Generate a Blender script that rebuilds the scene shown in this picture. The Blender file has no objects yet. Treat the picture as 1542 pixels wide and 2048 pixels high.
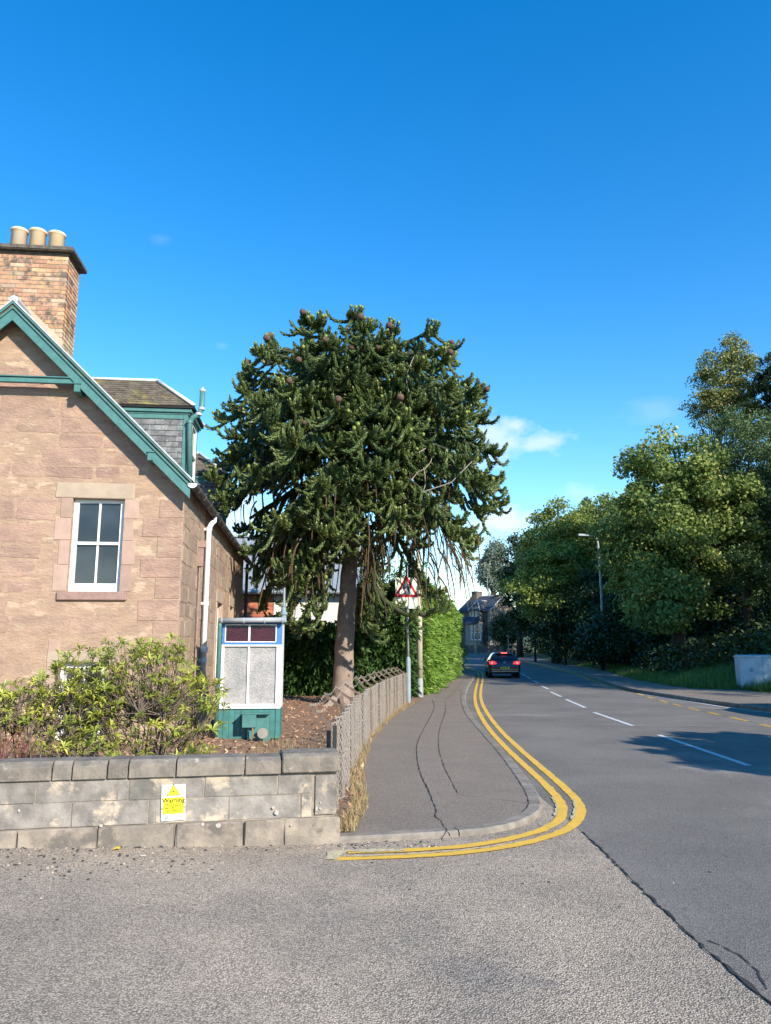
import bpy, bmesh, math, random
import numpy as np
from mathutils import Vector, Matrix, noise as mnoise
random.seed(7); RNG = np.random.default_rng(7)
scene = bpy.context.scene
COL = scene.collection
R = math.radians
# ------------------------------------------------------------------ camera
F, CX, CY, PIT, HC = 1500.0, 771.0, 1024.0, R(10.24), 1.6
cam = bpy.data.cameras.new('camera'); camo = bpy.data.objects.new('camera', cam); COL.objects.link(camo)
cam.sensor_fit = 'VERTICAL'; cam.sensor_height = 36; cam.lens = F / 2048 * 36
cam.clip_start = .05; cam.clip_end = 5000
camo.location = (0, 0, HC); camo.rotation_euler = (R(90) + PIT, 0, 0)
scene.camera = camo
# ------------------------------------------------------------------ sun and sky
SUN_EL, SUN_AZ = R(28), R(38)          # azimuth measured from straight behind the camera towards the right
sd = Vector((math.sin(SUN_AZ) * math.cos(SUN_EL), -math.cos(SUN_AZ) * math.cos(SUN_EL), math.sin(SUN_EL)))
sun = bpy.data.lights.new('sun', 'SUN'); sun.energy = 5.0; sun.angle = R(.5); sun.color = (1, .915, .78)
suno = bpy.data.objects.new('sun', sun); COL.objects.link(suno)
suno.rotation_euler = sd.to_track_quat('Z', 'Y').to_euler(); suno.location = (10, -10, 20)
world = bpy.data.worlds.new('World'); scene.world = world; world.use_nodes = True
wn, wl = world.node_tree.nodes, world.node_tree.links
for n in list(wn): wn.remove(n)
def wmath(op, a, b=None, c=None, clamp=False):
    n = wn.new('ShaderNodeMath'); n.operation = op; n.use_clamp = clamp
    for i, v in enumerate((a, b, c)):
        if v is None: continue
        if isinstance(v, (int, float)): n.inputs[i].default_value = v
        else: wl.new(v, n.inputs[i])
    return n.outputs[0]
sky = wn.new('ShaderNodeTexSky'); sky.sky_type = 'NISHITA'; sky.sun_disc = False
sky.sun_elevation = SUN_EL; sky.sun_rotation = math.pi - SUN_AZ
sky.air_density = 1.15; sky.dust_density = 0.0; sky.ozone_density = 2.2; sky.altitude = 100
hs = wn.new('ShaderNodeHueSaturation'); hs.inputs['Saturation'].default_value = 1.45; hs.inputs['Value'].default_value = 1.58
hs.inputs['Hue'].default_value = .504
wl.new(sky.outputs[0], hs.inputs['Color'])
tc = wn.new('ShaderNodeTexCoord'); sx = wn.new('ShaderNodeSeparateXYZ'); wl.new(tc.outputs['Generated'], sx.inputs[0])
az = wmath('MULTIPLY', wmath('ARCTAN2', sx.outputs[0], sx.outputs[1]), 57.29578)
el = wmath('MULTIPLY', wmath('ARCSINE', sx.outputs[2]), 57.29578)
cv = wn.new('ShaderNodeCombineXYZ'); wl.new(wmath('MULTIPLY', az, .6), cv.inputs[0]); wl.new(el, cv.inputs[1])
def wnoise(sc, det, off):
    n = wn.new('ShaderNodeTexNoise'); n.inputs['Scale'].default_value = sc; n.inputs['Detail'].default_value = det
    n.inputs['Roughness'].default_value = .55
    m = wn.new('ShaderNodeMapping'); m.inputs['Location'].default_value = (off, off * .3, 0)
    wl.new(cv.outputs[0], m.inputs[0]); wl.new(m.outputs[0], n.inputs['Vector']); return n.outputs['Fac']
n1 = wnoise(.55, 6, 3.1); n2 = wnoise(.16, 5, 9.7)
def blob(a0, e0, ra, re, amp=1.0):
    a = wmath('DIVIDE', wmath('SUBTRACT', az, a0), ra); e = wmath('DIVIDE', wmath('SUBTRACT', el, e0), re)
    d = wmath('SQRT', wmath('ADD', wmath('MULTIPLY', a, a), wmath('MULTIPLY', e, e)))
    f = wmath('SUBTRACT', 1.0, d)
    f = wmath('ADD', f, wmath('MULTIPLY', wmath('SUBTRACT', n1, .5), 2.6))
    return wmath('MULTIPLY', wmath('MULTIPLY', f, 1.35, clamp=True), amp)
cl = blob(9.0, 15.8, 2.8, 1.8, .6)
for a in ((12.2, 15.2, 2.4, .9, .55), (7.0, 14.3, 3.4, 1.2, .6), (8.9, 9.7, 2.6, 1.2, .72), (-11.3, 9.3, 3.2, 3.6, .62), (-13.0, 22.2, .9, .5, .12),
          (-18.0, 29.0, 1.4, .5, .07), (20.5, 17.0, 2.2, 1.3, .12), (14.6, 11.4, 1.6, .9, .3), (60, 14, 6, 2, .7), (-70, 12, 8, 2.5, .7), (150, 15, 9, 3, .6)):
    cl = wmath('MAXIMUM', cl, blob(*a))
low = wmath('MULTIPLY', wmath('MULTIPLY', wmath('SUBTRACT', wmath('ADD', n2, wmath('MULTIPLY', wmath('SUBTRACT', 7.0, el), .05)), .5), 2.2, clamp=True), .35)
low = wmath('MULTIPLY', low, wmath('MULTIPLY', wmath('SUBTRACT', 10.0, el), .3, clamp=True))
cl = wmath('MAXIMUM', cl, low)
mx = wn.new('ShaderNodeMix'); mx.data_type = 'RGBA'
wl.new(cl, mx.inputs['Factor']); wl.new(hs.outputs[0], mx.inputs['A']); mx.inputs['B'].default_value = (6.0, 6.4, 7.4, 1)
bg = wn.new('ShaderNodeBackground'); bg.inputs['Strength'].default_value = .11
wl.new(mx.outputs['Result'], bg.inputs['Color']); wo = wn.new('ShaderNodeOutputWorld'); wl.new(bg.outputs[0], wo.inputs[0])
vs = scene.view_settings; scene.display_settings.display_device = 'sRGB'
vs.view_transform = 'Standard'; vs.look = 'None'; vs.gamma = 1; vs.use_curve_mapping = False; vs.exposure = 0.7
scene.render.engine = 'CYCLES'; scene.cycles.max_bounces = 5; scene.cycles.diffuse_bounces = 2
# ------------------------------------------------------------------ pixel -> place helpers (used once, to survey the site)
def ray(px, py):
    a = px - CX; b = CY - py
    return Vector((a, F * math.cos(PIT) - b * math.sin(PIT), F * math.sin(PIT) + b * math.cos(PIT)))
def H(x, y):
    z = 0.0
    if y > 45: z += .0003 * (y - 45) ** 2 if y < 105 else 1.08 + .036 * (min(y, 200) - 105)
    s = max(0.0, -(x + .3))
    if y < 60: z += .045 * s * s / (s + .8) if s < 12 else .045 * 144 / 12.8
    return z
def G(px, py, dz=0.0):
    d = ray(px, py); y = 1.0
    while y < 400:
        t = y / d.y
        if HC + t * d.z < H(t * d.x, y) + dz: break
        y *= 1.01
    a, b = y / 1.01, y
    for _ in range(30):
        m = (a + b) / 2; t = m / d.y
        if HC + t * d.z < H(t * d.x, m) + dz: b = m
        else: a = m
    return Vector((b / d.y * d.x, b, 0))
def D(px, py, y):
    d = ray(px, py); t = y / d.y
    return Vector((t * d.x, y, HC + t * d.z))
def hit(px, py, org, th, axis, val):
    """point on the plane local[axis]=val of a frame at org turned by th; local coordinates (z absolute)"""
    d = ray(px, py); o = Vector((0, 0, HC)) - Vector((org[0], org[1], 0)); c, s = math.cos(th), math.sin(th)
    lo = Vector((o.x * c + o.y * s, -o.x * s + o.y * c, o.z)); ld = Vector((d.x * c + d.y * s, -d.x * s + d.y * c, d.z))
    t = (val - lo[axis]) / ld[axis]; return lo + ld * t
# ------------------------------------------------------------------ materials
def mat(name, c1, c2=None, sc=4, det=5, rough=.85, bump=0, bsc=60, rnd=0, spec=.3, metal=0, stain=None, c3=None, s3=1.0, t3=.6, coords='pos', voro=None, sq=None):
    m = bpy.data.materials.new(name); m.use_nodes = True; nt = m.node_tree; N, L = nt.nodes, nt.links
    b = N['Principled BSDF']; b.inputs['Roughness'].default_value = rough; b.inputs['Metallic'].default_value = metal
    b.inputs['Specular IOR Level'].default_value = spec
    if coords == 'pos': P = N.new('ShaderNodeNewGeometry').outputs['Position']
    else: P = N.new('ShaderNodeTexCoord').outputs['Object']
    if sq:
        mp_ = N.new('ShaderNodeMapping'); mp_.inputs['Scale'].default_value = sq; L.new(P, mp_.inputs[0]); P = mp_.outputs[0]
    def noise(s, d=4, rg=.6):
        n = N.new('ShaderNodeTexNoise'); n.inputs['Scale'].default_value = s; n.inputs['Detail'].default_value = d; n.inputs['Roughness'].default_value = rg
        L.new(P, n.inputs['Vector']); return n.outputs['Fac']
    def ramp(f, a, c):
        n = N.new('ShaderNodeMapRange'); n.inputs[1].default_value = a; n.inputs[2].default_value = c; n.interpolation_type = 'SMOOTHSTEP'
        L.new(f, n.inputs[0]); return n.outputs[0]
    def mix(f, a, c, bt='MIX'):
        n = N.new('ShaderNodeMix'); n.data_type = 'RGBA'; n.blend_type = bt
        if isinstance(f, float): n.inputs['Factor'].default_value = f
        else: L.new(f, n.inputs['Factor'])
        for k, v in (('A', a), ('B', c)):
            if isinstance(v, tuple): n.inputs[k].default_value = (*v, 1)
            else: L.new(v, n.inputs[k])
        return n.outputs['Result']
    col = c1
    if c2: col = mix(ramp(noise(sc, det), .32, .68), c1, c2)
    if c3: col = mix(ramp(noise(s3, 6, .65), t3, t3 + .12), col, c3)
    if voro:   # (scale, dark factor, bump distance)
        v = N.new('ShaderNodeTexVoronoi'); v.inputs['Scale'].default_value = voro[0]; L.new(P, v.inputs['Vector'])
        sep = N.new('ShaderNodeSeparateColor'); L.new(v.outputs['Color'], sep.inputs[0])
        g = N.new('ShaderNodeMapRange'); g.inputs[3].default_value = voro[1]; g.inputs[4].default_value = 1.0 + (1 - voro[1]) * .8
        L.new(sep.outputs[0], g.inputs[0])
        cc = N.new('ShaderNodeCombineColor')
        for i in range(3): L.new(g.outputs[0], cc.inputs[i])
        col = mix(1.0, col, cc.outputs[0], 'MULTIPLY')
        gap = N.new('ShaderNodeMapRange'); gap.inputs[1].default_value = .42; gap.inputs[2].default_value = .62; gap.inputs[3].default_value = 1; gap.inputs[4].default_value = voro[3] if len(voro) > 3 else .45
        L.new(v.outputs['Distance'], gap.inputs[0]); c2n = N.new('ShaderNodeCombineColor')
        for i in range(3): L.new(gap.outputs[0], c2n.inputs[i])
        col = mix(1.0, col, c2n.outputs[0], 'MULTIPLY')
    if rnd:
        oi = N.new('ShaderNodeObjectInfo'); mr = N.new('ShaderNodeMapRange'); mr.inputs[3].default_value = 1 - rnd; mr.inputs[4].default_value = 1 + rnd
        L.new(oi.outputs['Random'], mr.inputs[0]); hn = N.new('ShaderNodeHueSaturation'); L.new(mr.outputs[0], hn.inputs['Value'])
        if isinstance(col, tuple): hn.inputs['Color'].default_value = (*col, 1)
        else: L.new(col, hn.inputs['Color'])
        mh = N.new('ShaderNodeMapRange'); mh.inputs[3].default_value = .5 - rnd * .05; mh.inputs[4].default_value = .5 + rnd * .05
        ml = N.new('ShaderNodeMath'); ml.operation = 'FRACT'; mm = N.new('ShaderNodeMath'); mm.operation = 'MULTIPLY'; mm.inputs[1].default_value = 7.3
        L.new(oi.outputs['Random'], mm.inputs[0]); L.new(mm.outputs[0], ml.inputs[0]); L.new(ml.outputs[0], mh.inputs[0]); L.new(mh.outputs[0], hn.inputs['Hue'])
        col = hn.outputs[0]
    if isinstance(col, tuple): b.inputs['Base Color'].default_value = (*col, 1)
    else: L.new(col, b.inputs['Base Color'])
    if bump or voro:
        bp = N.new('ShaderNodeBump'); bp.inputs['Strength'].default_value = .8; bp.inputs['Distance'].default_value = bump or voro[2]
        if voro:
            inv = N.new('ShaderNodeMath'); inv.operation = 'SUBTRACT'; inv.inputs[0].default_value = 1; L.new(v.outputs['Distance'], inv.inputs[1]); L.new(inv.outputs[0], bp.inputs['Height'])
        else: L.new(noise(bsc, 6, .65), bp.inputs['Height'])
        L.new(bp.outputs[0], b.inputs['Normal'])
    return m
def leafmat(name, ca, cb, cc=None, tr=.25, rough=.5, frac=.12, spec=.35):
    m = bpy.data.materials.new(name); m.use_nodes = True; nt = m.node_tree; N, L = nt.nodes, nt.links
    b = N['Principled BSDF']; b.inputs['Roughness'].default_value = rough; b.inputs['Specular IOR Level'].default_value = spec
    at = N.new('ShaderNodeAttribute'); at.attribute_name = 'rnd'
    cr = N.new('ShaderNodeValToRGB'); e = cr.color_ramp.elements
    e[0].color = (*ca, 1); e[0].position = 0; e[1].color = (*cb, 1); e[1].position = 1 - frac - .01 if cc else 1
    if cc: q = e.new(1 - frac + .02); q.color = (*cc, 1)
    L.new(at.outputs['Fac'], cr.inputs[0]); L.new(cr.outputs[0], b.inputs['Base Color'])
    t = N.new('ShaderNodeBsdfTranslucent'); L.new(cr.outputs[0], t.inputs[0]); ms = N.new('ShaderNodeMixShader'); ms.inputs[0].default_value = tr
    L.new(b.outputs[0], ms.inputs[1]); L.new(t.outputs[0], ms.inputs[2]); L.new(ms.outputs[0], N['Material Output'].inputs[0])
    return m
def emat(name, col, st):
    m = mat(name, col, rough=.3); b = m.node_tree.nodes['Principled BSDF']; b.inputs['Emission Color'].default_value = (*col, 1); b.inputs['Emission Strength'].default_value = st; return m
# ------------------------------------------------------------------ mesh tools
class MB:
    def __init__(s): s.v = []; s.f = []; s.m = []
    def add(s, vs, fs, mi=0):
        o = len(s.v); s.v += [tuple(v) for v in vs]; s.f += [tuple(i + o for i in f) for f in fs]; s.m += [mi] * len(fs); return s
    def box(s, x0, x1, y0, y1, z0, z1, mi=0):
        return s.add([(x0, y0, z0), (x1, y0, z0), (x1, y1, z0), (x0, y1, z0), (x0, y0, z1), (x1, y0, z1), (x1, y1, z1), (x0, y1, z1)],
              [(0, 3, 2, 1), (4, 5, 6, 7), (0, 1, 5, 4), (1, 2, 6, 5), (2, 3, 7, 6), (3, 0, 4, 7)], mi)
    def prism(s, poly, ext, mi=0):
        n = len(poly); e = Vector(ext); p = [Vector(q) for q in poly]
        return s.add(p + [q + e for q in p], [tuple(range(n)), tuple(range(2 * n - 1, n - 1, -1))] + [(i, i + n, (i + 1) % n + n, (i + 1) % n) for i in range(n)], mi)
    def tube(s, pts, rad, n=8, mi=0, cap=True, flat=1.0):
        pts = [Vector(p) for p in pts]; k = len(pts)
        if not hasattr(rad, '__len__'): rad = [rad] * k
        vs = []; up = None
        for i, p in enumerate(pts):
            t = (pts[min(i + 1, k - 1)] - pts[max(i - 1, 0)])
            t = t.normalized() if t.length > 1e-9 else Vector((0, 0, 1))
            if up is None: up = Vector((0, 0, 1)) if abs(t.z) < .9 else Vector((1, 0, 0))
            a = (up - t * up.dot(t)).normalized(); b = t.cross(a); up = a
            for j in range(n):
                w = 2 * math.pi * j / n; vs.append(p + a * (math.cos(w) * rad[i] * flat) + b * (math.sin(w) * rad[i]))
        fs = [(i * n + j, i * n + (j + 1) % n, (i + 1) * n + (j + 1) % n, (i + 1) * n + j) for i in range(k - 1) for j in range(n)]
        if cap: fs += [tuple(range(n - 1, -1, -1)), tuple(range((k - 1) * n, k * n))]
        return s.add(vs, fs, mi)
    def lathe(s, c, prof, n=16, mi=0):
        c = Vector(c); vs = [c + Vector((r * math.cos(2 * math.pi * j / n), r * math.sin(2 * math.pi * j / n), z)) for r, z in prof for j in range(n)]
        k = len(prof); fs = [(i * n + j, i * n + (j + 1) % n, (i + 1) * n + (j + 1) % n, (i + 1) * n + j) for i in range(k - 1) for j in range(n)]
        fs += [tuple(range(n - 1, -1, -1)), tuple(range((k - 1) * n, k * n))]
        return s.add(vs, fs, mi)
    def build(s, name, mats, parent=None, bev=0, smooth=False, world=False, seg=1):
        me = bpy.data.meshes.new(name); v = s.v
        if world and parent is not None:
            o = parent.location; v = [(a - o.x, b - o.y, c - o.z) for a, b, c in v]
        me.from_pydata(v, [], s.f)
        for m in (mats if isinstance(mats, (list, tuple)) else [mats]): me.materials.append(m)
        me.polygons.foreach_set('material_index', s.m)
        if bev:
            bm = bmesh.new(); bm.from_mesh(me); bmesh.ops.bevel(bm, geom=bm.edges[:], offset=bev, segments=seg, affect='EDGES', clamp_overlap=True); bm.to_mesh(me); bm.free()
        if smooth: me.polygons.foreach_set('use_smooth', [True] * len(me.polygons))
        me.update(); return link(name, me, parent)
def link(name, me, parent=None):
    o = bpy.data.objects.new(name, me); COL.objects.link(o)
    if parent is not None: o.parent = parent
    return o
def tag(o, label=None, cat=None, group=None, kind=None):
    for k, v in (('label', label), ('category', cat), ('group', group), ('kind', kind)):
        if v: o[k] = v
    return o
def thing(name, label, cat, loc=(0, 0, 0), rz=0, group=None):
    o = bpy.data.objects.new(name, None); COL.objects.link(o); o.location = loc; o.rotation_euler = (0, 0, rz); o.empty_display_size = .2
    return tag(o, label, cat, group)
def copy_tree(o, parent=None):
    c = o.copy(); COL.objects.link(c); c.parent = parent
    for ch in list(o.children): copy_tree(ch, c)
    return c
def npmesh(name, V, k, mats, parent=None, rnd=None, off=None, mi=None):
    """V: (n*k,3) array, n faces of k corners each"""
    V = np.asarray(V, np.float32).reshape(-1, 3)
    if off is not None: V = V - np.array(off, np.float32)
    n = len(V) // k; me = bpy.data.meshes.new(name)
    me.vertices.add(n * k); me.vertices.foreach_set('co', V.ravel()); me.loops.add(n * k)
    me.loops.foreach_set('vertex_index', np.arange(n * k, dtype=np.int32)); me.polygons.add(n)
    me.polygons.foreach_set('loop_start', np.arange(0, n * k, k, dtype=np.int32)); me.polygons.foreach_set('loop_total', np.full(n, k, np.int32))
    for m in (mats if isinstance(mats, (list, tuple)) else [mats]): me.materials.append(m)
    if mi is not None: me.polygons.foreach_set('material_index', np.asarray(mi, np.int32))
    a = me.attributes.new('rnd', 'FLOAT', 'FACE'); a.data.foreach_set('value', (RNG.random(n) if rnd is None else rnd).astype(np.float32))
    me.update(calc_edges=True); return link(name, me, parent)
def text(s, size, mt, parent, loc, name='lettering', ext=.0005, al='CENTER', bold=0, sx=1):
    cu = bpy.data.curves.new('t', 'FONT'); cu.body = s; cu.size = size; cu.align_x = al; cu.extrude = ext; cu.offset = bold; cu.resolution_u = 2
    o = bpy.data.objects.new('t', cu); COL.objects.link(o); dg = bpy.context.evaluated_depsgraph_get(); me = bpy.data.meshes.new_from_object(o.evaluated_get(dg))
    bpy.data.objects.remove(o); me.materials.clear(); me.materials.append(mt); q = link(name, me, parent)
    q.location = loc; q.rotation_euler = (R(90), 0, 0); q.scale = (sx, 1, 1); return q
def unit(n, up=0.0):
    v = RNG.normal(size=(n, 3)); v[:, 2] += up; return v / np.linalg.norm(v, axis=1, keepdims=True)
# ------------------------------------------------------------------ palette
M = {}
M['side'] = mat('worn_tarmac', (.54, .43, .32), (.39, .32, .245), sc=.8, det=6, rough=.92, voro=(100, .64, .007, .5), c3=(.33, .28, .225), s3=.35, t3=.52)
M['road'] = mat('road_asphalt', (.255, .23, .20), (.19, .172, .15), sc=.5, det=6, rough=.9, voro=(115, .7, .004, .55), c3=(.32, .285, .245), s3=.3, t3=.55)
M['pave'] = mat('pavement_tarmac', (.32, .26, .205), (.275, .228, .182), sc=1.3, det=6, rough=.92, voro=(150, .7, .003), c3=(.36, .29, .25), s3=60, t3=.68)
M['patch'] = mat('pavement_patch', (.33, .265, .21), (.295, .24, .195), sc=2, rough=.92, voro=(150, .7, .003))
M['kerb'] = mat('kerb_concrete', (.27, .235, .19), (.17, .15, .125), sc=6, rough=.9, bump=.004, bsc=90, rnd=.1)
M['crack'] = mat('bitumen_crack', (.045, .04, .037), rough=.95)
M['yellow'] = mat('yellow_paint', (.74, .45, .055), (.64, .385, .06), sc=5, rough=.8, bump=.003, bsc=120, c3=(.42, .30, .13), s3=22, t3=.6)
M['cream'] = mat('old_faded_paint', (.55, .47, .27), (.42, .36, .24), sc=20, rough=.85, c3=(.25, .22, .18), s3=40, t3=.52)
M['white_line'] = mat('white_paint', (.62, .62, .60), (.5, .5, .48), sc=8, rough=.8, c3=(.25, .24, .24), s3=50, t3=.6)
M['soil'] = mat('soil', (.20, .12, .08), (.30, .19, .12), sc=9, rough=1, bump=.02, bsc=25)
M['grass_ground'] = mat('grass_ground', (.05, .075, .025), (.09, .10, .04), sc=2, rough=1, bump=.03, bsc=20)
M['litter'] = leafmat('leaf_litter', (.18, .09, .05), (.48, .27, .16), (.6, .45, .26), tr=0, rough=.9)
M['straw'] = leafmat('dry_grass', (.32, .22, .11), (.5, .38, .2), (.16, .2, .06), tr=.2, rough=.8)
M['grass'] = leafmat('green_grass', (.06, .13, .025), (.20, .32, .06), (.3, .27, .11), tr=.3, rough=.6, frac=.1)
M['stone_bg'] = mat('lime_pointing', (.42, .285, .195), (.33, .225, .16), sc=3.4, det=9, rough=.95, bump=.03, bsc=14, c3=(.50, .36, .25), s3=3.2, t3=.53, sq=(.8, .8, 1.9))
M['stone'] = mat('pink_sandstone', (.42, .275, .20), (.31, .205, .155), sc=3.8, det=9, rough=.93, bump=.03, bsc=20, rnd=.09, c3=(.43, .31, .215), s3=4.0, t3=.54, sq=(.8, .8, 1.9))
M['stone_side'] = mat('weathered_sandstone', (.38, .275, .195), (.28, .205, .15), sc=5, det=8, rough=.95, bump=.02, bsc=18, rnd=.14)
M['dress'] = mat('dressed_stone', (.42, .33, .245), (.36, .28, .205), sc=4, rough=.9, bump=.003, bsc=60)
M['dress_pink'] = mat('pink_dressed_stone', (.42, .29, .225), (.36, .25, .19), sc=5, rough=.9, bump=.006, bsc=60, rnd=.12)
M['sill'] = mat('sill_stone', (.33, .215, .175), (.26, .17, .14), sc=12, rough=.9, bump=.006, bsc=60)
M['teal'] = mat('teal_paint', (.075, .20, .185), (.06, .165, .155), sc=9, rough=.5, spec=.4, bump=.001, bsc=30, c3=(.30, .42, .38), s3=26, t3=.70)
M['teal_old'] = mat('flaking_teal_paint', (.06, .20, .185), (.045, .145, .135), sc=7, rough=.65, bump=.002, bsc=50, c3=(.40, .45, .40), s3=17, t3=.63)
M['white'] = mat('white_gloss_paint', (.80, .80, .76), (.74, .73, .68), sc=7, rough=.5, spec=.4, c3=(.42, .38, .32), s3=16, t3=.62)
M['pvc'] = mat('white_plastic_pipe', (.78, .79, .78), (.72, .73, .72), sc=4, rough=.4)
M['lead'] = mat('lead_flashing', (.48, .49, .50), (.36, .37, .38), sc=9, rough=.6, bump=.002)
M['ridge'] = mat('pale_ridge_metal', (.66, .67, .68), (.56, .56, .56), sc=7, rough=.6, c3=(.3, .3, .28), s3=14, t3=.66)
M['gutter'] = mat('black_iron_gutter', (.06, .056, .052), (.10, .09, .08), sc=14, rough=.7, c3=(.3, .28, .25), s3=30, t3=.66)
M['glass'] = mat('dark_window_glass', (.045, .05, .055), (.02, .022, .026), sc=1.4, det=2, rough=.06, spec=.6)  # opaque; unlit room and faint cloud reflection are put into the colour
M['glass_obs'] = mat('obscured_glass', (.46, .42, .40), (.30, .30, .285), sc=3, rough=.3, spec=.6, voro=(62, .9, .004, .72))
M['glass_red'] = mat('maroon_glass', (.075, .014, .022), (.045, .009, .014), sc=4, rough=.25, spec=.6, voro=(62, .8, .004, .7))
M['blue'] = mat('blue_paint', (.06, .19, .48), (.05, .16, .42), sc=5, rough=.55, c3=(.42, .48, .52), s3=18, t3=.61)
M['slate'] = mat('mossy_roof_slate', (.15, .125, .09), (.095, .08, .065), sc=7, det=7, rough=.85, bump=.006, bsc=40, rnd=.22, c3=(.23, .185, .07), s3=2.2, t3=.54)
M['slate_wall'] = mat('lichened_slate', (.21, .215, .21), (.115, .12, .125), sc=10, det=7, rough=.85, bump=.006, bsc=50, rnd=.3, c3=(.5, .5, .47), s3=26, t3=.6)
M['brick_o'] = mat('orange_brick', (.54, .31, .18), (.40, .22, .13), sc=9, rough=.9, bump=.006, bsc=60, rnd=.26, c3=(.15, .115, .09), s3=4.5, t3=.50)
M['brick_b'] = mat('buff_brick', (.50, .38, .25), (.40, .29, .19), sc=9, rough=.9, bump=.006, bsc=60, rnd=.25, c3=(.17, .13, .10), s3=7, t3=.60)
M['mortar'] = mat('grey_mortar', (.36, .29, .22), (.24, .195, .155), sc=14, rough=.95, bump=.004)
M['cope'] = mat('lichened_cope', (.15, .13, .105), (.07, .062, .055), sc=12, det=7, rough=.95, bump=.016, bsc=30, c3=(.3, .25, .17), s3=24, t3=.58)
M['pot'] = mat('buff_clay_pot', (.80, .60, .36), (.74, .55, .34), sc=4, rough=.7, c3=(.75, .6, .4), s3=3, t3=.6)
M['pot2'] = mat('pale_clay_pot', (.76, .60, .44), (.68, .53, .38), sc=4, rough=.7)
M['wall_grey'] = mat('grey_sandstone_block', (.29, .26, .225), (.15, .138, .122), sc=5.2, det=8, rough=.93, bump=.014, bsc=22, rnd=.14, c3=(.46, .38, .28), s3=3.4, t3=.53)
M['wall_beige'] = mat('beige_base_stone', (.35, .29, .225), (.20, .17, .14), sc=5, det=8, rough=.93, bump=.012, bsc=30, rnd=.1, c3=(.15, .13, .11), s3=3.4, t3=.53)
M['wall_cap'] = mat('weathered_coping', (.24, .205, .165), (.14, .125, .105), sc=8, det=8, rough=.95, bump=.014, bsc=30, rnd=.12, c3=(.38, .33, .26), s3=9, t3=.59)
M['wall_mortar'] = mat('crumbling_mortar', (.33, .275, .21), (.20, .17, .135), sc=9, rough=.97, bump=.01)
M['lichen'] = mat('white_lichen', (.44, .41, .35), (.36, .33, .28), sc=40, rough=.95)
M['rust'] = mat('rusty_iron', (.17, .115, .085), (.11, .075, .06), sc=14, rough=.9, bump=.003)
M['wire'] = mat('weathered_galvanised_wire', (.36, .31, .26), (.46, .41, .35), sc=7, rough=.8, metal=.1)
M['post_dark'] = mat('black_post', (.03, .03, .03), rough=.6)
M['grey_pole'] = mat('grey_painted_steel', (.33, .35, .36), (.27, .29, .30), sc=3, rough=.55, spec=.4)
M['pole_blue'] = mat('bluegrey_paint', (.27, .33, .37), (.22, .27, .31), sc=5, rough=.5, c3=(.36, .42, .46), s3=10, t3=.6)
M['pole_cream'] = mat('weathered_lamp_column', (.50, .44, .34), (.42, .37, .27), sc=4, rough=.7, c3=(.3, .3, .14), s3=3, t3=.6)
M['sign_white'] = mat('sign_white', (.80, .80, .76), rough=.4)
M['sign_flu'] = mat('pale_fluorescent_backing', (.82, .82, .62), (.8, .8, .72), sc=6, rough=.4)
M['sign_red'] = mat('sign_red', (.55, .025, .04), rough=.4)
M['sign_black'] = mat('sign_black', (.03, .03, .035), rough=.5)
M['sign_yellow'] = mat('sign_yellow', (.86, .80, .03), rough=.45)
M['sign_text'] = mat('sign_dark_lettering', (.05, .04, .01), rough=.5)
M['sign_slate'] = mat('sign_slate_blue', (.13, .18, .23), rough=.5)
M['bark'] = mat('grey_brown_bark', (.20, .155, .125), (.145, .115, .095), sc=7, rough=.95, bump=.02, bsc=18)
M['bark_dark'] = mat('dark_bark', (.07, .055, .042), (.045, .038, .03), sc=7, rough=.95, bump=.03, bsc=12)
M['mp_trunk'] = mat('puzzle_bark', (.28, .215, .17), (.21, .165, .135), sc=5, rough=.95, bump=.012, bsc=14)
M['mp_green'] = leafmat('puzzle_green', (.022, .048, .015), (.15, .19, .055), (.32, .34, .10), tr=.0, rough=.45, frac=.12)
M['mp_limb'] = mat('scaly_limb', (.06, .065, .035), (.035, .04, .024), sc=16, rough=.9, bump=.02, bsc=30)
M['mp_tip'] = mat('puzzle_tip', (.22, .27, .05), (.13, .19, .04), sc=9, rough=.55, coords='obj')
M['mp_dead'] = leafmat('puzzle_dead', (.03, .04, .018), (.17, .085, .045), (.36, .27, .09), tr=0, rough=.85, frac=.12)
M['cone'] = mat('cone_brown', (.14, .085, .06), (.09, .055, .04), sc=20, rough=.9, bump=.01, bsc=40)
M['hedge_lit'] = leafmat('bright_conifer', (.07, .15, .018), (.22, .36, .05), (.34, .42, .10), tr=.2, rough=.55, frac=.12)
M['hedge_shaded'] = leafmat('shaded_conifer', (.025, .065, .02), (.08, .155, .038), (.17, .27, .06), tr=.1, rough=.5, frac=.1)  # shade of the monkey puzzle is put into this darker green
M['core'] = mat('hedge_dark_core', (.018, .024, .01), (.03, .03, .015), sc=6, rough=1, bump=.1, bsc=6)  # solid dark hull added inside the hedges to stop see-through
M['steel_roof'] = mat('grey_metal_sheet', (.26, .29, .31), (.23, .26, .28), sc=1.2, rough=.45, spec=.4)
M['timber'] = mat('red_brown_cladding', (.44, .16, .085), (.34, .11, .06), sc=5, rough=.7, rnd=.2)
M['render_w'] = mat('white_render', (.68, .66, .6), (.6, .58, .53), sc=2, rough=.9)
M['black'] = mat('matt_black', (.012, .012, .012), rough=.7)
M['car_paint'] = mat('black_car_paint', (.012, .012, .014), rough=.12, spec=.6)
M['car_glass'] = mat('tinted_car_glass', (.012, .016, .02), rough=.04, spec=.7)
M['rubber'] = mat('tyre_rubber', (.025, .025, .025), rough=.85)
M['alloy'] = mat('alloy_rim', (.4, .4, .42), rough=.3, metal=.9)
M['chrome'] = mat('chrome_badge', (.75, .75, .77), rough=.2, metal=.9)
M['lamp_red'] = emat('lit_tail_lamp', (.9, .02, .03), 1.6)
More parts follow.
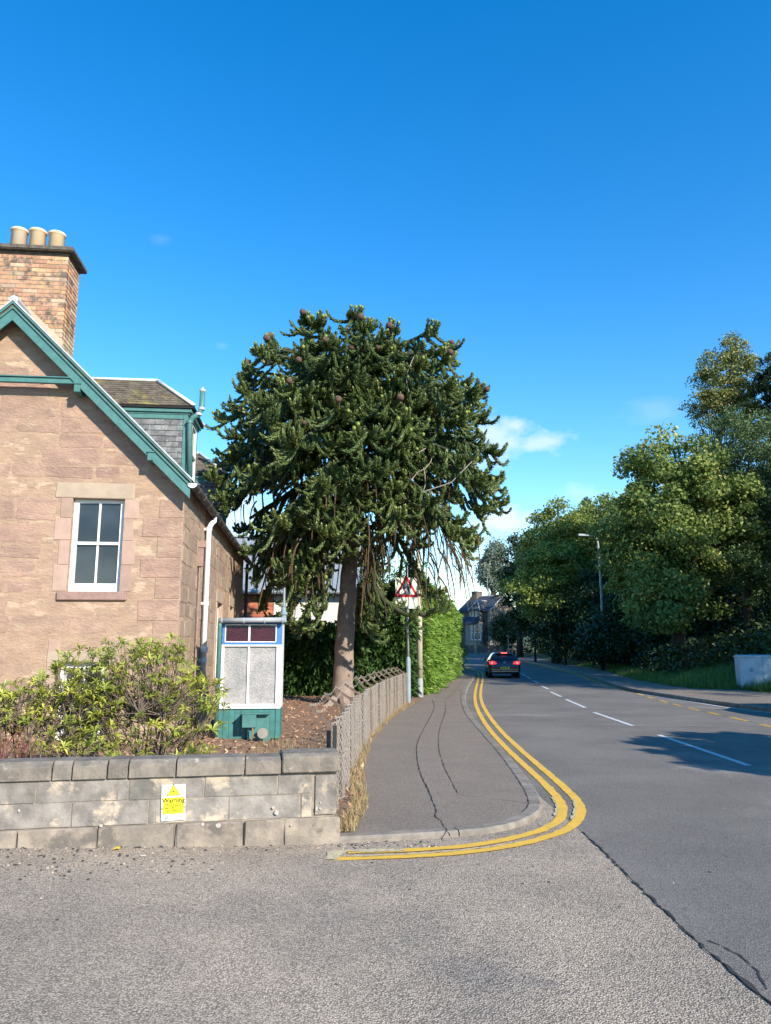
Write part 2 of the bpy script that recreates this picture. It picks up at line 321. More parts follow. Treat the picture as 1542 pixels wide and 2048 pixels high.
M['lamp_pink'] = emat('lit_brake_lamp', (1., .12, .12), 2.6)
M['plate'] = mat('yellow_number_plate', (.85, .6, .1), rough=.45)
M['cab'] = mat('grey_cabinet_paint', (.50, .55, .58), (.42, .47, .50), sc=3, rough=.5, c3=(.24, .26, .28), s3=8, t3=.62)
M['far_wall'] = mat('dark_rubble_wall', (.17, .14, .115), (.11, .09, .078), sc=1.5, det=7, rough=.95, bump=.03, bsc=5)
M['far_stone'] = mat('far_ashlar', (.33, .30, .26), (.24, .22, .19), sc=2, rough=.9, rnd=.1)
M['far_slate'] = mat('far_slate', (.055, .06, .07), (.04, .045, .055), sc=3, rough=.6)
M['net'] = mat('net_curtain', (.6, .6, .58), rough=.9)
# ================================================================== GROUND AND ROADS
def sheet(name, poly, dz, m, kind='structure', parent=None, step=2.0, Hf=None):
    bm = bmesh.new(); vs = [bm.verts.new((p[0], p[1], 0)) for p in poly]
    es = [bm.edges.new((vs[i], vs[(i + 1) % len(vs)])) for i in range(len(vs))]
    bmesh.ops.triangle_fill(bm, use_beauty=True, edges=es)
    xs = [p[0] for p in poly]; ys = [p[1] for p in poly]
    def cut(a, b, ax):
        nonlocal step
        k = math.ceil(a / step) * step
        while k < b:
            co = (k, 0, 0) if ax == 0 else (0, k, 0); no = (1, 0, 0) if ax == 0 else (0, 1, 0)
            bmesh.ops.bisect_plane(bm, geom=bm.verts[:] + bm.edges[:] + bm.faces[:], plane_co=co, plane_no=no, dist=1e-5); k += step
    cut(max(min(ys), 44), min(max(ys), 130), 1)
    if Hf is not None:
        stp = step; step = .5; cut(max(min(ys), 7), min(max(ys), 12), 1); step = 2.0
    cut(max(min(xs), -14), min(max(xs), .5), 0)
    f = Hf or H
    for v in bm.verts: v.co.z = f(v.co.x, v.co.y) + dz
    bmesh.ops.recalc_face_normals(bm, faces=bm.faces[:])
    for fc in bm.faces:
        if fc.normal.z < 0: fc.normal_flip()
    me = bpy.data.meshes.new(name); bm.to_mesh(me); bm.free(); me.materials.append(m)
    o = link(name, me, parent)
    if kind and parent is None: o['kind'] = kind
    return o
def grid(name, x0, x1, y0, y1, st, f, m, mask=None):
    nx, ny = int((x1 - x0) / st) + 1, int((y1 - y0) / st) + 1
    V = [(x0 + i * st, y0 + j * st, f(x0 + i * st, y0 + j * st)) for j in range(ny) for i in range(nx)]
    Fc = [(j * nx + i, j * nx + i + 1, (j + 1) * nx + i + 1, (j + 1) * nx + i) for j in range(ny - 1) for i in range(nx - 1) if mask is None or mask(x0 + (i + .5) * st, y0 + (j + .5) * st)]
    b = MB(); b.add(V, Fc); o = b.build(name, m, smooth=True); o['kind'] = 'structure'; return o
gb = MB()
gy = [-600, -60] + list(range(-40, 140, 3)) + [160, 200, 300, 600, 1200]; gx = [-1200, -300, -80] + [x * 2 for x in range(-15, 25)] + [80, 300, 1200]
gb.add([(x, y, H(x, y) - .035) for y in gy for x in gx], [(j * len(gx) + i, j * len(gx) + i + 1, (j + 1) * len(gx) + i + 1, (j + 1) * len(gx) + i) for j in range(len(gy) - 1) for i in range(len(gx) - 1)])
o = gb.build('ground', M['grass_ground'], smooth=True); o['kind'] = 'structure'
# low hills on the horizon all round
hb = MB(); nh = 96; hv = []
for i in range(nh):
    a = 2 * math.pi * i / nh; r0 = 420; h = 12 + 9 * mnoise.noise(Vector((math.cos(a) * 2, math.sin(a) * 2, 3)))
    h += 10 if math.cos(a - R(-75)) > .2 else 0
    hv += [(math.cos(a) * r0, math.sin(a) * r0, -2), (math.cos(a) * (r0 + 90), math.sin(a) * (r0 + 90), h), (math.cos(a) * (r0 + 260), math.sin(a) * (r0 + 260), -2)]
hb.add(hv, [(3 * i + k, 3 * ((i + 1) % nh) + k, 3 * ((i + 1) % nh) + k + 1, 3 * i + k + 1) for i in range(nh) for k in (0, 1)])
o = hb.build('hills', M['grass_ground'], smooth=True); o['kind'] = 'structure'
kerbL = [(-.42, 6.60), (.26, 6.74), (.70, 6.85), (.97, 6.97), (1.22, 7.18), (1.43, 7.51), (1.55, 7.8), (1.61, 8.13), (1.68, 8.75), (1.76, 10.7), (1.82, 12.7), (1.88, 14.7), (1.97, 17.86), (2.28, 22.02), (2.74, 26.37), (3.66, 33.32), (4.62, 39.6), (5.5, 46.5), (5.95, 53), (5.9, 60), (5.2, 68), (3.6, 76), (1, 83), (-4, 90), (-14, 96), (-40, 101)]
kerbR = [(10.9, -25), (10.6, 5), (10.0, 14), (9.64, 19.35), (9.35, 21.5), (9.12, 24.1), (8.95, 28.8), (9.96, 35.2), (11.2, 43), (12.4, 52), (13.06, 60.8), (13.3, 68), (13.4, 76), (14.0, 84), (14.4, 90), (14.0, 95), (12.5, 97.2), (9.5, 97.2), (2, 99.5), (-8, 104), (-40, 110)]
seam = [(1.73, 6.99), (1.735, 6.09), (1.715, 5.2), (1.72, 4.45), (1.745, 3.91), (1.78, 3.5), (1.9, 2), (2.3, 0), (3.0, -4), (3.2, -25)]
sheet('side_street', [(-40, -25), (3.2, -25)] + seam[::-1][1:] + [(1.75, 8.8), (1.6, 8.4), (-.4, 6.75), (-5, 5.95), (-40, -1.2)], 0.0, M['side'])
road = sheet('main_road', seam[::-1] + kerbL[8:] + kerbR[::-1], .004, M['road'])
sheet('side_street_gutter', [(1.735, 6.99), (1.735, 9.2), (1.55, 9.2), (1.4, 7.2)], .002, M['side'])
def pv(y):
    f = min(1, max(0, (y - 7.6) / 4)); return .046 + .044 * f * f * (3 - 2 * f)
def PH(x, y): return H(x, y) + pv(y) - .088
# kerb stones: individual pieces along a line
def arc(pts, step=.05):
    out = [Vector((*pts[0][:2], 0))]
    for a, b in zip(pts, pts[1:]):
        a = Vector((*a[:2], 0)); b = Vector((*b[:2], 0)); n = max(1, int((b - a).length / step))
        out += [a.lerp(b, (i + 1) / n) for i in range(n)]
    return out
def chaikin(p, it=2):
    p = [Vector((*q[:2], 0)) for q in p]
    for _ in range(it):
        q = [p[0]]
        for a, b in zip(p, p[1:]): q += [a.lerp(b, .25), a.lerp(b, .75)]
        p = q + [p[-1]]
    return p
def offs(pts, d):
    out = []
    for i, p in enumerate(pts):
        t = (pts[min(i + 1, len(pts) - 1)] - pts[max(i - 1, 0)]).normalized(); out.append(p + Vector((-t.y, t.x, 0)) * d)
    return out
def kerb(name, pts, width, up, length, sm=2, low=None):
    k = bpy.data.objects.new(name, None); COL.objects.link(k); k['kind'] = 'structure'
    P = arc(chaikin(pts, sm), .05); In = offs(P, width); i = 0; n = 0
    while i < len(P) - 4:
        L = length if P[i].y < 45 else length * 2.5
        j = min(len(P) - 1, i + int(L / .05)); b = MB(); idx = sorted(set([i] + list(range(i, j, max(1, (j - i) // 5))) + [j])); g = .007
        u = (lambda p: low(p) if low else up)
        vs = []
        for q in idx:
            p, r = P[q], In[q]; dd = (P[j] - P[i]).normalized() * (g if q == i else -g if q == j else 0); z = H(p.x, p.y); h = u(p)
            vs += [(p.x + dd.x, p.y + dd.y, z - .05), (p.x + dd.x, p.y + dd.y, z + h - .02), (p.x * .85 + r.x * .15 + dd.x, p.y * .85 + r.y * .15 + dd.y, z + h), (r.x + dd.x, r.y + dd.y, z + h), (r.x + dd.x, r.y + dd.y, z - .05)]
        m = len(idx); fs = [(a * 5 + c, (a + 1) * 5 + c, (a + 1) * 5 + c + 1, a * 5 + c + 1) for a in range(m - 1) for c in range(4)] + [(4, 3, 2, 1, 0), tuple((m - 1) * 5 + c for c in range(5))]
        b.add(vs, fs); b.build('kerb_stone', M['kerb'], k); i = j; n += 1
    return k
lowk = lambda p: pv(p.y) + .004
kerb('kerb', [p for p in kerbL if p[1] < 92], .13, .09, .9, low=lowk)
kR2 = offs(arc(chaikin(kerbR, 1), .5), 0)
kerb('kerb', [p for p in kerbR if p[1] > 3][:17], -.15, .12, .9)
# left pavement
pin = offs(chaikin(kerbL[:-4], 2), .134)
pavA = [Vector((-.40, 6.95, 0)), Vector((-.30, 7.2, 0)), Vector((-.20, 7.67, 0)), Vector((-.24, 8.8, 0)), Vector((-.30, 10.1, 0)), Vector((-.26, 12.4, 0)), Vector((-.12, 14.3, 0)), Vector((.1, 16.6, 0)), Vector((.45, 19, 0)), Vector((.86, 21.5, 0)), Vector((1.5, 26, 0)), Vector((2.6, 33, 0)), Vector((3.5, 40, 0)), Vector((4.3, 47, 0)), Vector((4.2, 56, 0)), Vector((3.6, 64, 0)), Vector((2, 72, 0)), Vector((0, 79, 0))]
pw = [p for p in pin if p.y < 79]
sheet('pavement', pw + pavA[::-1], .088, M['pave'], Hf=PH)
# repair strip down the pavement with cracked edges
cw = [(600, 1536.5), (605, 1526), (608, 1507), (624, 1490), (641, 1470), (663, 1440), (690, 1413)]
c_left = [G(600 + a * .389, 1300 + b * .389, .09) for a, b in ((680, 258), (694, 285), (680, 330), (640, 400), (603, 470), (598, 530), (612, 610), (636, 665), (660, 700), (685, 765), (705, 805), (690, 830), (722, 850), (745, 890), (775, 935))]
c_right = [G(600 + a * .389, 1300 + b * .389, .09) for a, b in ((740, 262), (754, 290), (740, 345), (712, 420), (710, 500), (735, 590), (770, 650), (808, 718))]
c_far1 = [G(600 + a * .389, 1300 + b * .389, .09) for a, b in ((695, 245), (735, 212), (765, 190), (790, 150))]
c_far2 = [G(600 + a * .389, 1300 + b * .389, .09) for a, b in ((742, 258), (790, 225), (815, 190), (840, 150))]
c_cross = [G(600 + a * .389, 1300 + b * .389, .09) for a, b in ((808, 718), (860, 732), (950, 742), (1060, 752), (1180, 768))]
sheet('pavement_patch', [(p.x, p.y) for p in c_left[2:11]] + [(p.x, p.y) for p in c_right[2:][::-1]], .091, M['patch'], step=50, Hf=PH)
def ribbon(name, pts, w, dz, m, jit=.3, par=None, Hf=None, seed=1, step=.06):
    rr = random.Random(seed); P = arc(pts, step); n = len(P); b = MB(); vs = []
    Lf = offs(P, 1.0)
    for i, p in enumerate(P):
        nrm = Lf[i] - p; ww = w * (1 + jit * (mnoise.noise(Vector((p.x * 22, p.y * 22, seed)))) * 2 + jit * rr.uniform(-.5, .5)) / 2
        mid = p + nrm * w * jit * 1.2 * mnoise.noise(Vector((p.x * 13, p.y * 13, seed + 7)))
        for s in (-1, 1):
            q = mid + nrm * ww * s; vs.append((q.x, q.y, (Hf or H)(q.x, q.y) + dz))
    b.add(vs, [(2 * i, 2 * i + 1, 2 * i + 3, 2 * i + 2) for i in range(n - 1)])
    o = b.build(name, m, par)
    if par is None: o['kind'] = 'structure'
    return o
for i, (c, w) in enumerate(((c_left, .009), (c_right, .010), (c_far1, .011), (c_far2, .011), (c_cross, .005))):
    ribbon('pavement_crack', [(p.x, p.y) for p in chaikin([(q.x, q.y) for q in c], 2)], w, .0935, M['crack'], 1.1, seed=i, Hf=PH)
kin = [p for p in offs(chaikin(kerbL[5:15], 2), .137)]
ribbon('pavement_crack', [(p.x, p.y) for p in kin], .006, .0945, M['crack'], 1.3, seed=9, Hf=PH)
ribbon('road_seam_crack', [(p.x, p.y) for p in chaikin(seam[:7], 3)], .013, .0075, M['crack'], 1.3, seed=12, step=.03)
ribbon('road_seam_crack', [(1.79, 4.5), (1.87, 4.3), (1.86, 4.1), (1.80, 3.9)], .008, .0075, M['crack'], 1.4, seed=15, step=.03)
# road markings
yin = [(-.30, 6.32), (.18, 6.37), (.62, 6.475), (.99, 6.68), (1.40, 7.04), (1.64, 7.43), (1.79, 7.94), (1.87, 8.6), (1.90, 9.78), (1.93, 12.3), (2.06, 15.8), (2.50, 21.5), (3.22, 27.8), (4.80, 39.6), (5.95, 49), (6.30, 55), (6.25, 60.8), (5.6, 68), (4, 76)]
you = [(-.40, 6.12), (.24, 6.20), (.71, 6.33), (1.14, 6.57), (1.56, 6.97), (1.80, 7.40), (1.97, 7.92), (2.05, 8.55), (2.09, 9.78), (2.14, 12.6), (2.28, 16.1), (2.74, 22), (3.44, 28), (5.03, 39.6), (6.2, 49), (6.55, 55), (6.5, 61), (5.85, 69), (4.3, 77)]
def line(name, pts, w, m, sm=2, dz=.009, jit=.05, seed=0):
    return ribbon(name, [(p.x, p.y) for p in chaikin(pts, sm)], w, dz, m, jit, seed=seed)
line('yellow_line_marking', yin, .098, M['yellow'], seed=1, jit=.09); line('yellow_line_marking', you, .098, M['yellow'], seed=2, jit=.09)
line('old_line_marking', [(-.43, 6.09), (-.42, 6.2), (-.36, 6.36)], .11, M['cream'], 0, .0125, .35, 3)
line('old_line_marking', [(-.42, 6.34), (-.12, 6.345), (.15, 6.37)], .075, M['cream'], 0, .0125, .3, 4)
line('old_line_marking', [(-.3, 6.175), (.24, 6.255), (.71, 6.39), (1.1, 6.62)], .03, M['cream'], 1, .0125, .5, 5)
line('old_line_marking', [(1.80, 8.5), (1.72, 7.9), (1.62, 7.6)], .03, M['cream'], 1, .0125, .6, 6)
line('old_line_marking', [(2.0, 8.4), (1.9, 7.9), (1.75, 7.45)], .028, M['cream'], 1, .0125, .6, 7)
for a, b in (((4.98, 10.74), (5.06, 14.4)), ((5.11, 16.0), (5.2, 19.3)), ((5.37, 20.77), (5.64, 24.11)), ((5.78, 25.4), (6.03, 28.13)), ((6.33, 29.9), (6.63, 32.9)), ((6.93, 34.8), (7.24, 37.8)), ((7.43, 39.3), (7.92, 43.0)), ((8.01, 44), (8.43, 47.3)), ((8.6, 49), (8.9, 52.5)), ((4.9, 6), (4.96, 9.2)), ((4.9, 1), (4.9, 4.3))):
    line('centre_line_marking', [a, b], .1, M['white_line'], 0)
for a, b in (((7.85, 15.2), (7.9, 16.38)), ((7.96, 17.03), (8.0, 18.0)), ((8.02, 18.55), (8.07, 19.4)), ((8.07, 19.85), (8.10, 20.65)), ((8.18, 21.3), (8.25, 22.2)), ((8.28, 22.65), (8.40, 23.6)), ((8.52, 24.4), (8.6, 25.3)), ((8.74, 26.1), (8.86, 27.2)), ((7.8, 13.6), (7.82, 14.5))):
    line('parking_bay_marking', [a, b], .1, M['yellow'], 0)
line('edge_line_marking', [G(*p)[:2] for p in ((1542, 1426), (1530, 1425), (1444, 1414), (1358, 1400), (1300, 1391), (1276, 1387))], .1, M['white_line'], 0)
for d in (0, .22): line('yellow_line_marking', [(9.05 + d * .9, 29.0), (9.78 + d, 35.2), (11.0 + d, 43), (12.1 + d, 52), (12.7 + d, 60.8), (12.95 + d, 68), (13.0 + d, 76)], .085, M['yellow'], 1, seed=20)
line('give_way_marking', [(6.3, 88), (8.4, 92)], .18, M['white_line'], 0)
ribbon('road_seam_crack', [(7.86, 14.5), (7.98, 17.6), (8.08, 19.8), (8.2, 21.5), (8.55, 25)], .012, .0115, M['crack'], 1.3, seed=33)
M['joint'] = mat('pale_joint', (.36, .32, .27), (.28, .25, .22), sc=12, rough=.95)
ribbon('road_joint', [(2.05, 16.2), (3.4, 16.3), (5.5, 16.0), (7.8, 16.1)], .05, .0115, M['joint'], .5, seed=41)
ribbon('pavement_joint', [(.1, 16.3), (1.0, 16.4), (1.7, 16.3)], .04, .092, M['joint'], .5, seed=42)
# right-hand pavement and wooded bank
BL = [(13.6, -5), (13.0, 10), (12.9, 20), (12.71, 27.15), (11.45, 28.3), (11.25, 30.25), (11.6, 35.2), (13.0, 43), (14.7, 51.75), (15.3, 60), (15.6, 69), (15.8, 76), (16.4, 84)]
def bx(y):
    for (x0, y0), (x1, y1) in zip(BL, BL[1:]):
        if y0 <= y <= y1: return x0 + (x1 - x0) * (y - y0) / (y1 - y0)
    return BL[0][0] if y < 0 else BL[-1][0] + (y - 84) * .1
def Hb(x, y):
    d = max(0, x - bx(y)); r = .21 * min(d, 5) + .55 * max(0, min(d - 5, 7)) + .1 * max(0, min(d - 12, 30))  # steep rear slope added to block light behind the trees
    return H(x, y) + .10 + r * min(1, max(0, (100 - y) / 14)) + .05 * mnoise.noise(Vector((x * .8, y * .8, 0))) * min(1, d)
kin2 = [Vector((p.x + .155, p.y, 0)) for p in chaikin(kerbR[:17], 2) if p.y < 84]
sheet('right_pavement', [(p.x, p.y) for p in kin2] + [(x + .1, y) for x, y in BL[::-1]], .115, M['pave'])
grid('grass_bank', 11, 60, -12, 100, 1.0, lambda x, y: Hb(max(x, bx(y)), y) - (.0 if x >= bx(y) else .12), M['grass_ground'], lambda x, y: x > bx(y) - .3 or x > bx(y + .5) - .3)
gp = [(-.415, 6.72)] + [(p.x + .01, p.y) for p in pavA] + [(-40, 79), (-40, 10), (-5.2, 5.9)]
def Hg(x, y):
    f = min(1, max(0, (-.5 - x) / .5)); return H(x, y) + (.072 * f + (1 - f) * min(.072, pv(y) - .004))
sheet('garden_soil', gp, 0, M['soil'], Hf=Hg)
def quads(C, Nn, L, W, fold=0.0):
    """diamond leaves: centres, normals, half length, half width -> (n*4,3)"""
    n = len(C); T = RNG.normal(size=(n, 3)); T -= Nn * (T * Nn).sum(1, keepdims=True); T /= np.linalg.norm(T, axis=1, keepdims=True) + 1e-9
    B = np.cross(Nn, T); L = np.reshape(L, (-1, 1)); W = np.reshape(W, (-1, 1))
    return np.stack([C - T * L, C + B * W - T * L * .1, C + T * L, C - B * W - T * L * .1], 1).reshape(-1, 3)
def HV(X, Y, f=H): return np.array([f(a, b) for a, b in zip(X, Y)])
# leaf litter on the garden floor
n = 9000; Y = 7 + RNG.random(n) ** 1.2 * 19; X = -6 + RNG.random(n) * (6.2 + np.clip((Y - 18) * .1, 0, 1)); ok = X < np.interp(Y, [7, 12, 16, 20, 26], [-.25, -.27, 0, .55, 1.3]); X, Y = X[ok], Y[ok]
C = np.stack([X, Y, HV(X, Y) + .08 + RNG.random(len(X)) * .03], 1); sz = .02 + RNG.random(len(X)) * .035
tag(npmesh('leaf_litter', quads(C, unit(len(X), 2.2), sz, sz * .35), 4, M['litter']), kind='stuff')
def blades(name, X, Y, Z, h, w, m, lean=.35):
    n = len(X); a = RNG.random(n) * 6.283; l = RNG.random(n) * lean * h; d = np.stack([np.cos(a), np.sin(a), np.zeros(n)], 1)
    p = np.stack([X, Y, Z], 1); s = np.stack([-np.sin(a), np.cos(a), np.zeros(n)], 1) * np.reshape(w, (-1, 1)) / 2
    tip = p + d * l[:, None]; tip[:, 2] += h
    return tag(npmesh(name, np.stack([p - s, p + s, tip], 1).reshape(-1, 3), 3, m), kind='stuff')
# dry grass and litter along the foot of the fence
n = 4200; t = RNG.random(n) ** 1.3; Y = 6.75 + t * 15; e = np.interp(Y, [6.7, 7.7, 10, 12.5, 16.5, 21.7], [-.30, -.20, -.30, -.26, .1, .84]); X = e - RNG.random(n) ** 1.0 * np.interp(Y, [6.7, 9, 12, 22], [.14, .2, .14, .25]) + .03
blades('dry_grass', X, Y, HV(X, Y) + .06, .03 + RNG.random(n) ** 2 * .13, .006 + RNG.random(n) * .004, M['straw'], 1.2)
n = 1500; Y = 8.2 + RNG.random(n) * 4.5; X = -1.9 + RNG.random(n) * 1.3
blades('dry_grass', X, Y, HV(X, Y) + .07, .04 + RNG.random(n) ** 2 * .12, .007, M['straw'], 1)
# green verge on the bank
n = 42000; Y = 26 + RNG.random(n) ** 1.5 * 36; X = np.array([bx(y) for y in Y]) + RNG.random(n) ** 1.4 * 7 - .05
hh = (.06 + RNG.random(n) ** 2 * .2) * (1 + .8 * ((Y < 31) & (X < 14.8)))
blades('grass', X, Y, HV(X, Y, Hb) - .02, hh, .012 + .0005 * Y, M['grass'], .7)
# loose stones and grit at the foot of the garden wall
def stones(name, X, Y, s, mats, f=H, z0=0):
    b = MB(); ico = bmesh.new(); bmesh.ops.create_icosphere(ico, subdivisions=1, radius=1); iv = [v.co.copy() for v in ico.verts]; fi = [tuple(v.index for v in q.verts) for q in ico.faces]; ico.free()
    for x, y, k in zip(X, Y, s):
        q = Vector((random.uniform(.7, 1.2), random.uniform(.6, 1), random.uniform(.4, .8))) * k; a = random.random() * 6; c, si = math.cos(a), math.sin(a); z = f(x, y) + z0 + q.z * .35
        b.add([(x + (v.x * c - v.y * si) * q.x, y + (v.x * si + v.y * c) * q.y, z + v.z * q.z) for v in iv], fi, random.randrange(len(mats)))
    return tag(b.build(name, mats), kind='stuff')
M['grit_a'] = mat('grit_grey', (.16, .15, .14), rough=.9); M['grit_b'] = mat('grit_buff', (.42, .34, .27), rough=.9); M['grit_c'] = mat('grit_dark', (.05, .048, .045), rough=.9); M['grit_d'] = mat('grit_pink', (.42, .22, .18), rough=.9)
gm = [M['grit_a'], M['grit_b'], M['grit_c'], M['grit_a'], M['grit_a'], M['grit_c'], M['grit_a'], M['grit_c']]
def wally(x): return 6.6 + (x + .41) * math.tan(R(11))
X = -3.8 + RNG.random(1500) * 3.7; Y = np.array([wally(x) for x in X]) - .02 - RNG.random(1500) ** 2.2 * .9
stones('gravel', X, Y, .003 + RNG.random(1500) ** 3 * .014, gm)
X = -3 + RNG.random(320) * 6.5; Y = 3.6 + RNG.random(320) * 2.9
stones('gravel', X, Y, .003 + RNG.random(320) ** 4 * .012, gm)
X = -.42 + RNG.random(120) * .9; Y = 6.62 + RNG.random(120) ** 2 * .2 - .12
stones('gravel', X, Y, .003 + RNG.random(120) ** 3 * .012, gm, z0=.0)
# ================================================================== STONE COTTAGE
HA = R(5.6); HO = (-3.141, 11.5)
hp = lambda px, py, y=0.0: hit(px, py, HO, HA, 1, y)
hx = lambda px, py, x=0.0: hit(px, py, HO, HA, 0, x)
house = thing('stone_cottage', 'pink sandstone cottage with teal bargeboards, slated dormers and a tall brick chimney', 'house', (HO[0], HO[1], 0), HA)
BY = -.26
A = hp(28, 603, BY); E_ = hp(381, 958, BY); A2 = hp(28, 640, BY)
sl = (A.z - E_.z) / (E_.x - A.x); vth = A.z - A2.z
ax = A.x; Lh = 10.45; LX = 2 * ax; tp = lambda x: A.z - sl * abs(x - ax)      # roof surface height
zt = lambda x: tp(x) - .13
wu = (hp(146, 997).x, hp(250, 997).x, hp(143, 1183).z, hp(200, 997).z)
wd = (hp(118, 1325).x, hp(214, 1325).x, hp(160, 1325).z - 1.42, hp(160, 1325).z)
def holed(outer, holes):
    bm = bmesh.new(); es = []
    for lp in [outer] + holes:
        vs = [bm.verts.new((x, 0, z)) for x, z in lp]; es += [bm.edges.new((vs[i], vs[(i + 1) % len(vs)])) for i in range(len(vs))]
    bmesh.ops.triangle_fill(bm, use_beauty=True, edges=es)
    V = [(v.co.x, v.co.z) for v in bm.verts]; bm.verts.index_update(); Fs = [tuple(v.index for v in f.verts) for f in bm.faces]; bm.free(); return V, Fs
rc = lambda w: [(w[0], w[2]), (w[1], w[2]), (w[1], w[3]), (w[0], w[3])]
def wallface(b, outer, holes, mp, rev=.2):
    V, Fs = holed(outer, [rc(h) for h in holes]); b.add([mp(u, 0, z) for u, z in V], Fs)
    for h in holes:
        q = rc(h)
        for i in range(4):
            (u0, z0), (u1, z1) = q[i], q[(i + 1) % 4]; b.add([mp(u0, 0, z0), mp(u1, 0, z1), mp(u1, rev, z1), mp(u0, rev, z0)], [(0, 1, 2, 3)])
FM = lambda u, d, z: (u, d, z)
SMp = lambda u, d, z: (-d, u, z)
b = MB(); wallface(b, [(LX, -.2), (0, -.2), (0, zt(0)), (ax, zt(ax)), (LX, zt(LX))], [wu, wd], FM)
swin = [(4.6, 5.5, .95, 2.55), (7.1, 7.9, 1.5, 2.6)]
wallface(b, [(0, -.2), (Lh, -.2), (Lh, zt(0)), (0, zt(0))], swin, SMp)
b.add([(LX, 0, -.2), (LX, Lh, -.2), (LX, Lh, zt(LX)), (LX, 0, zt(LX))], [(0, 1, 2, 3)])
b.add([(LX, Lh, -.2), (0, Lh, -.2), (0, Lh, zt(0)), (ax, Lh, zt(ax)), (LX, Lh, zt(LX))], [(0, 1, 2, 3, 4)])
wallo = b.build('wall', M['stone_bg'], house)
def window(par, mp, w, mull=1, rec=.10, fw=.06, mat_f='white', rail=True, lowb=.09, glass='glass', inner=None):
    """sash window filling rect w of a wall"""
    u0, u1, z0, z1 = w; fr = MB(); d0, d1 = rec, rec + .07
    def bx3(b, a0, a1, c0, c1, e0, e1):
        vs = [mp(*p) for p in ((a0, c0, e0), (a1, c0, e0), (a1, c1, e0), (a0, c1, e0), (a0, c0, e1), (a1, c0, e1), (a1, c1, e1), (a0, c1, e1))]
        b.add(vs, [(0, 3, 2, 1), (4, 5, 6, 7), (0, 1, 5, 4), (1, 2, 6, 5), (2, 3, 7, 6), (3, 0, 4, 7)])
    e = .002
    bx3(fr, u0 + e, u0 + fw, d0, d1, z0, z1 - e); bx3(fr, u1 - fw, u1 - e, d0, d1, z0, z1 - e); bx3(fr, u0 + fw, u1 - fw, d0, d1, z1 - fw * .8, z1 - e); bx3(fr, u0 + fw, u1 - fw, d0 - .015, d1, z0, z0 + lowb)
    zm = (z0 + z1) / 2 + .03
    f = fr.build('window_frame', M[mat_f], par)
    if rail: r = MB(); bx3(r, u0 + fw, u1 - fw, d0 - .01, d1 - .01, zm - .022, zm + .022); r.build('meeting_rail', M[mat_f], f)
    for i in range(mull):
        um = u0 + (u1 - u0) * (i + 1) / (mull + 1); r = MB(); bx3(r, um - .014, um + .014, d0 + .006, d1 - .02, z0 + lowb, z1 - fw * .8); r.build('glazing_bar', M[mat_f], f)
    segs = [(z0 + lowb, zm - .022), (zm + .022, z1 - fw * .8)] if rail else [(z0 + lowb, z1 - fw * .8)]
    for za, zb in segs:
        for i in range(mull + 1):
            ua = u0 + fw + (u1 - u0 - 2 * fw) * i / (mull + 1); ub = u0 + fw + (u1 - u0 - 2 * fw) * (i + 1) / (mull + 1)
            g = MB(); bx3(g, ua + .001, ub - .001, d0 + .035, d0 + .041, za + .001, zb - .001); g.build('pane', M[glass], f)
    return f
window(house, FM, wu, rec=.09, lowb=.13, fw=.075); window(house, FM, wd, rec=.09, lowb=.13, fw=.1)
for w in swin: window(house, SMp, w, rec=.08)
r_ = MB(); z_ = wd[2] + .08                                   # white lace curtain sits just behind the lower panes
r_.box(wd[0] + .1, wd[1] - .1, .17, .175, z_, wd[3] - .05); r_.build('net_curtain', M['net'], house)
def blk(name, par, mp, u0, u1, z0, z1, pr, m, bev=.006, jit=0, sides=None, back=.02):
    """a dressed block standing pr proud of the wall"""
    j = lambda: random.uniform(-jit, jit)
    P = [(u0 + j(), z0 + j()), (u1 + j(), z0 + j()), (u1 + j(), z1 + j()), (u0 + j(), z1 + j())]
    b = MB(); b.add([mp(u, -pr, z) for u, z in P] + [mp(u, back, z) for u, z in P], [(0, 1, 2, 3), (7, 6, 5, 4), (0, 4, 5, 1), (1, 5, 6, 2), (2, 6, 7, 3), (3, 7, 4, 0)])
    o = b.build(name, m, par, bev=bev); return o
lx0, lx1, lz0, lz1 = hp(112, 980).x, hp(270, 980).x, wu[3], hp(190, 966).z
blk('lintel', house, FM, lx0, lx1, lz0 + .002, lz1, .012, M['dress'], .01, .01)
js = .26; z = wu[2]; i = 0
while z < wu[3] - .05:
    z2 = min(wu[3] - .002, z + random.uniform(.3, .44)); l = [.21, .15, .24, .17, .2][i % 5]
    blk('jamb_stone', house, FM, wu[0] - l, wu[0] - .001, z + .004, z2, .01, M['dress_pink'], .006, .004); l = [.17, .2, .15, .22, .16][i % 5]
    blk('jamb_stone', house, FM, wu[1] + .001, wu[1] + l, z + .004, z2, .01, M['dress_pink'], .006, .004); z = z2; i += 1
blk('window_sill', house, FM, wu[0] - .12, wu[1] + .12, wu[2] - .13, wu[2] - .002, .05, M['sill'], .012, .005)
blk('lintel', house, FM, hp(95, 1310).x, hp(232, 1310).x, wd[3] + .002, hp(160, 1302).z, .012, M['dress'], .01, .01)
for k in range(4):
    blk('jamb_stone', house, FM, wd[0] - .2 + .03 * (k % 2), wd[0] - .001, wd[2] + k * .44, wd[2] + k * .44 + .435, .01, M['dress_pink'], .006, .004)
    blk('jamb_stone', house, FM, wd[1] + .001, wd[1] + .2 - .03 * (k % 2), wd[2] + k * .44, wd[2] + k * .44 + .435, .01, M['dress_pink'], .006, .004)
blk('window_sill', house, FM, wd[0] - .12, wd[1] + .12, wd[2] - .13, wd[2] - .002, .05, M['sill'], .012, .005)
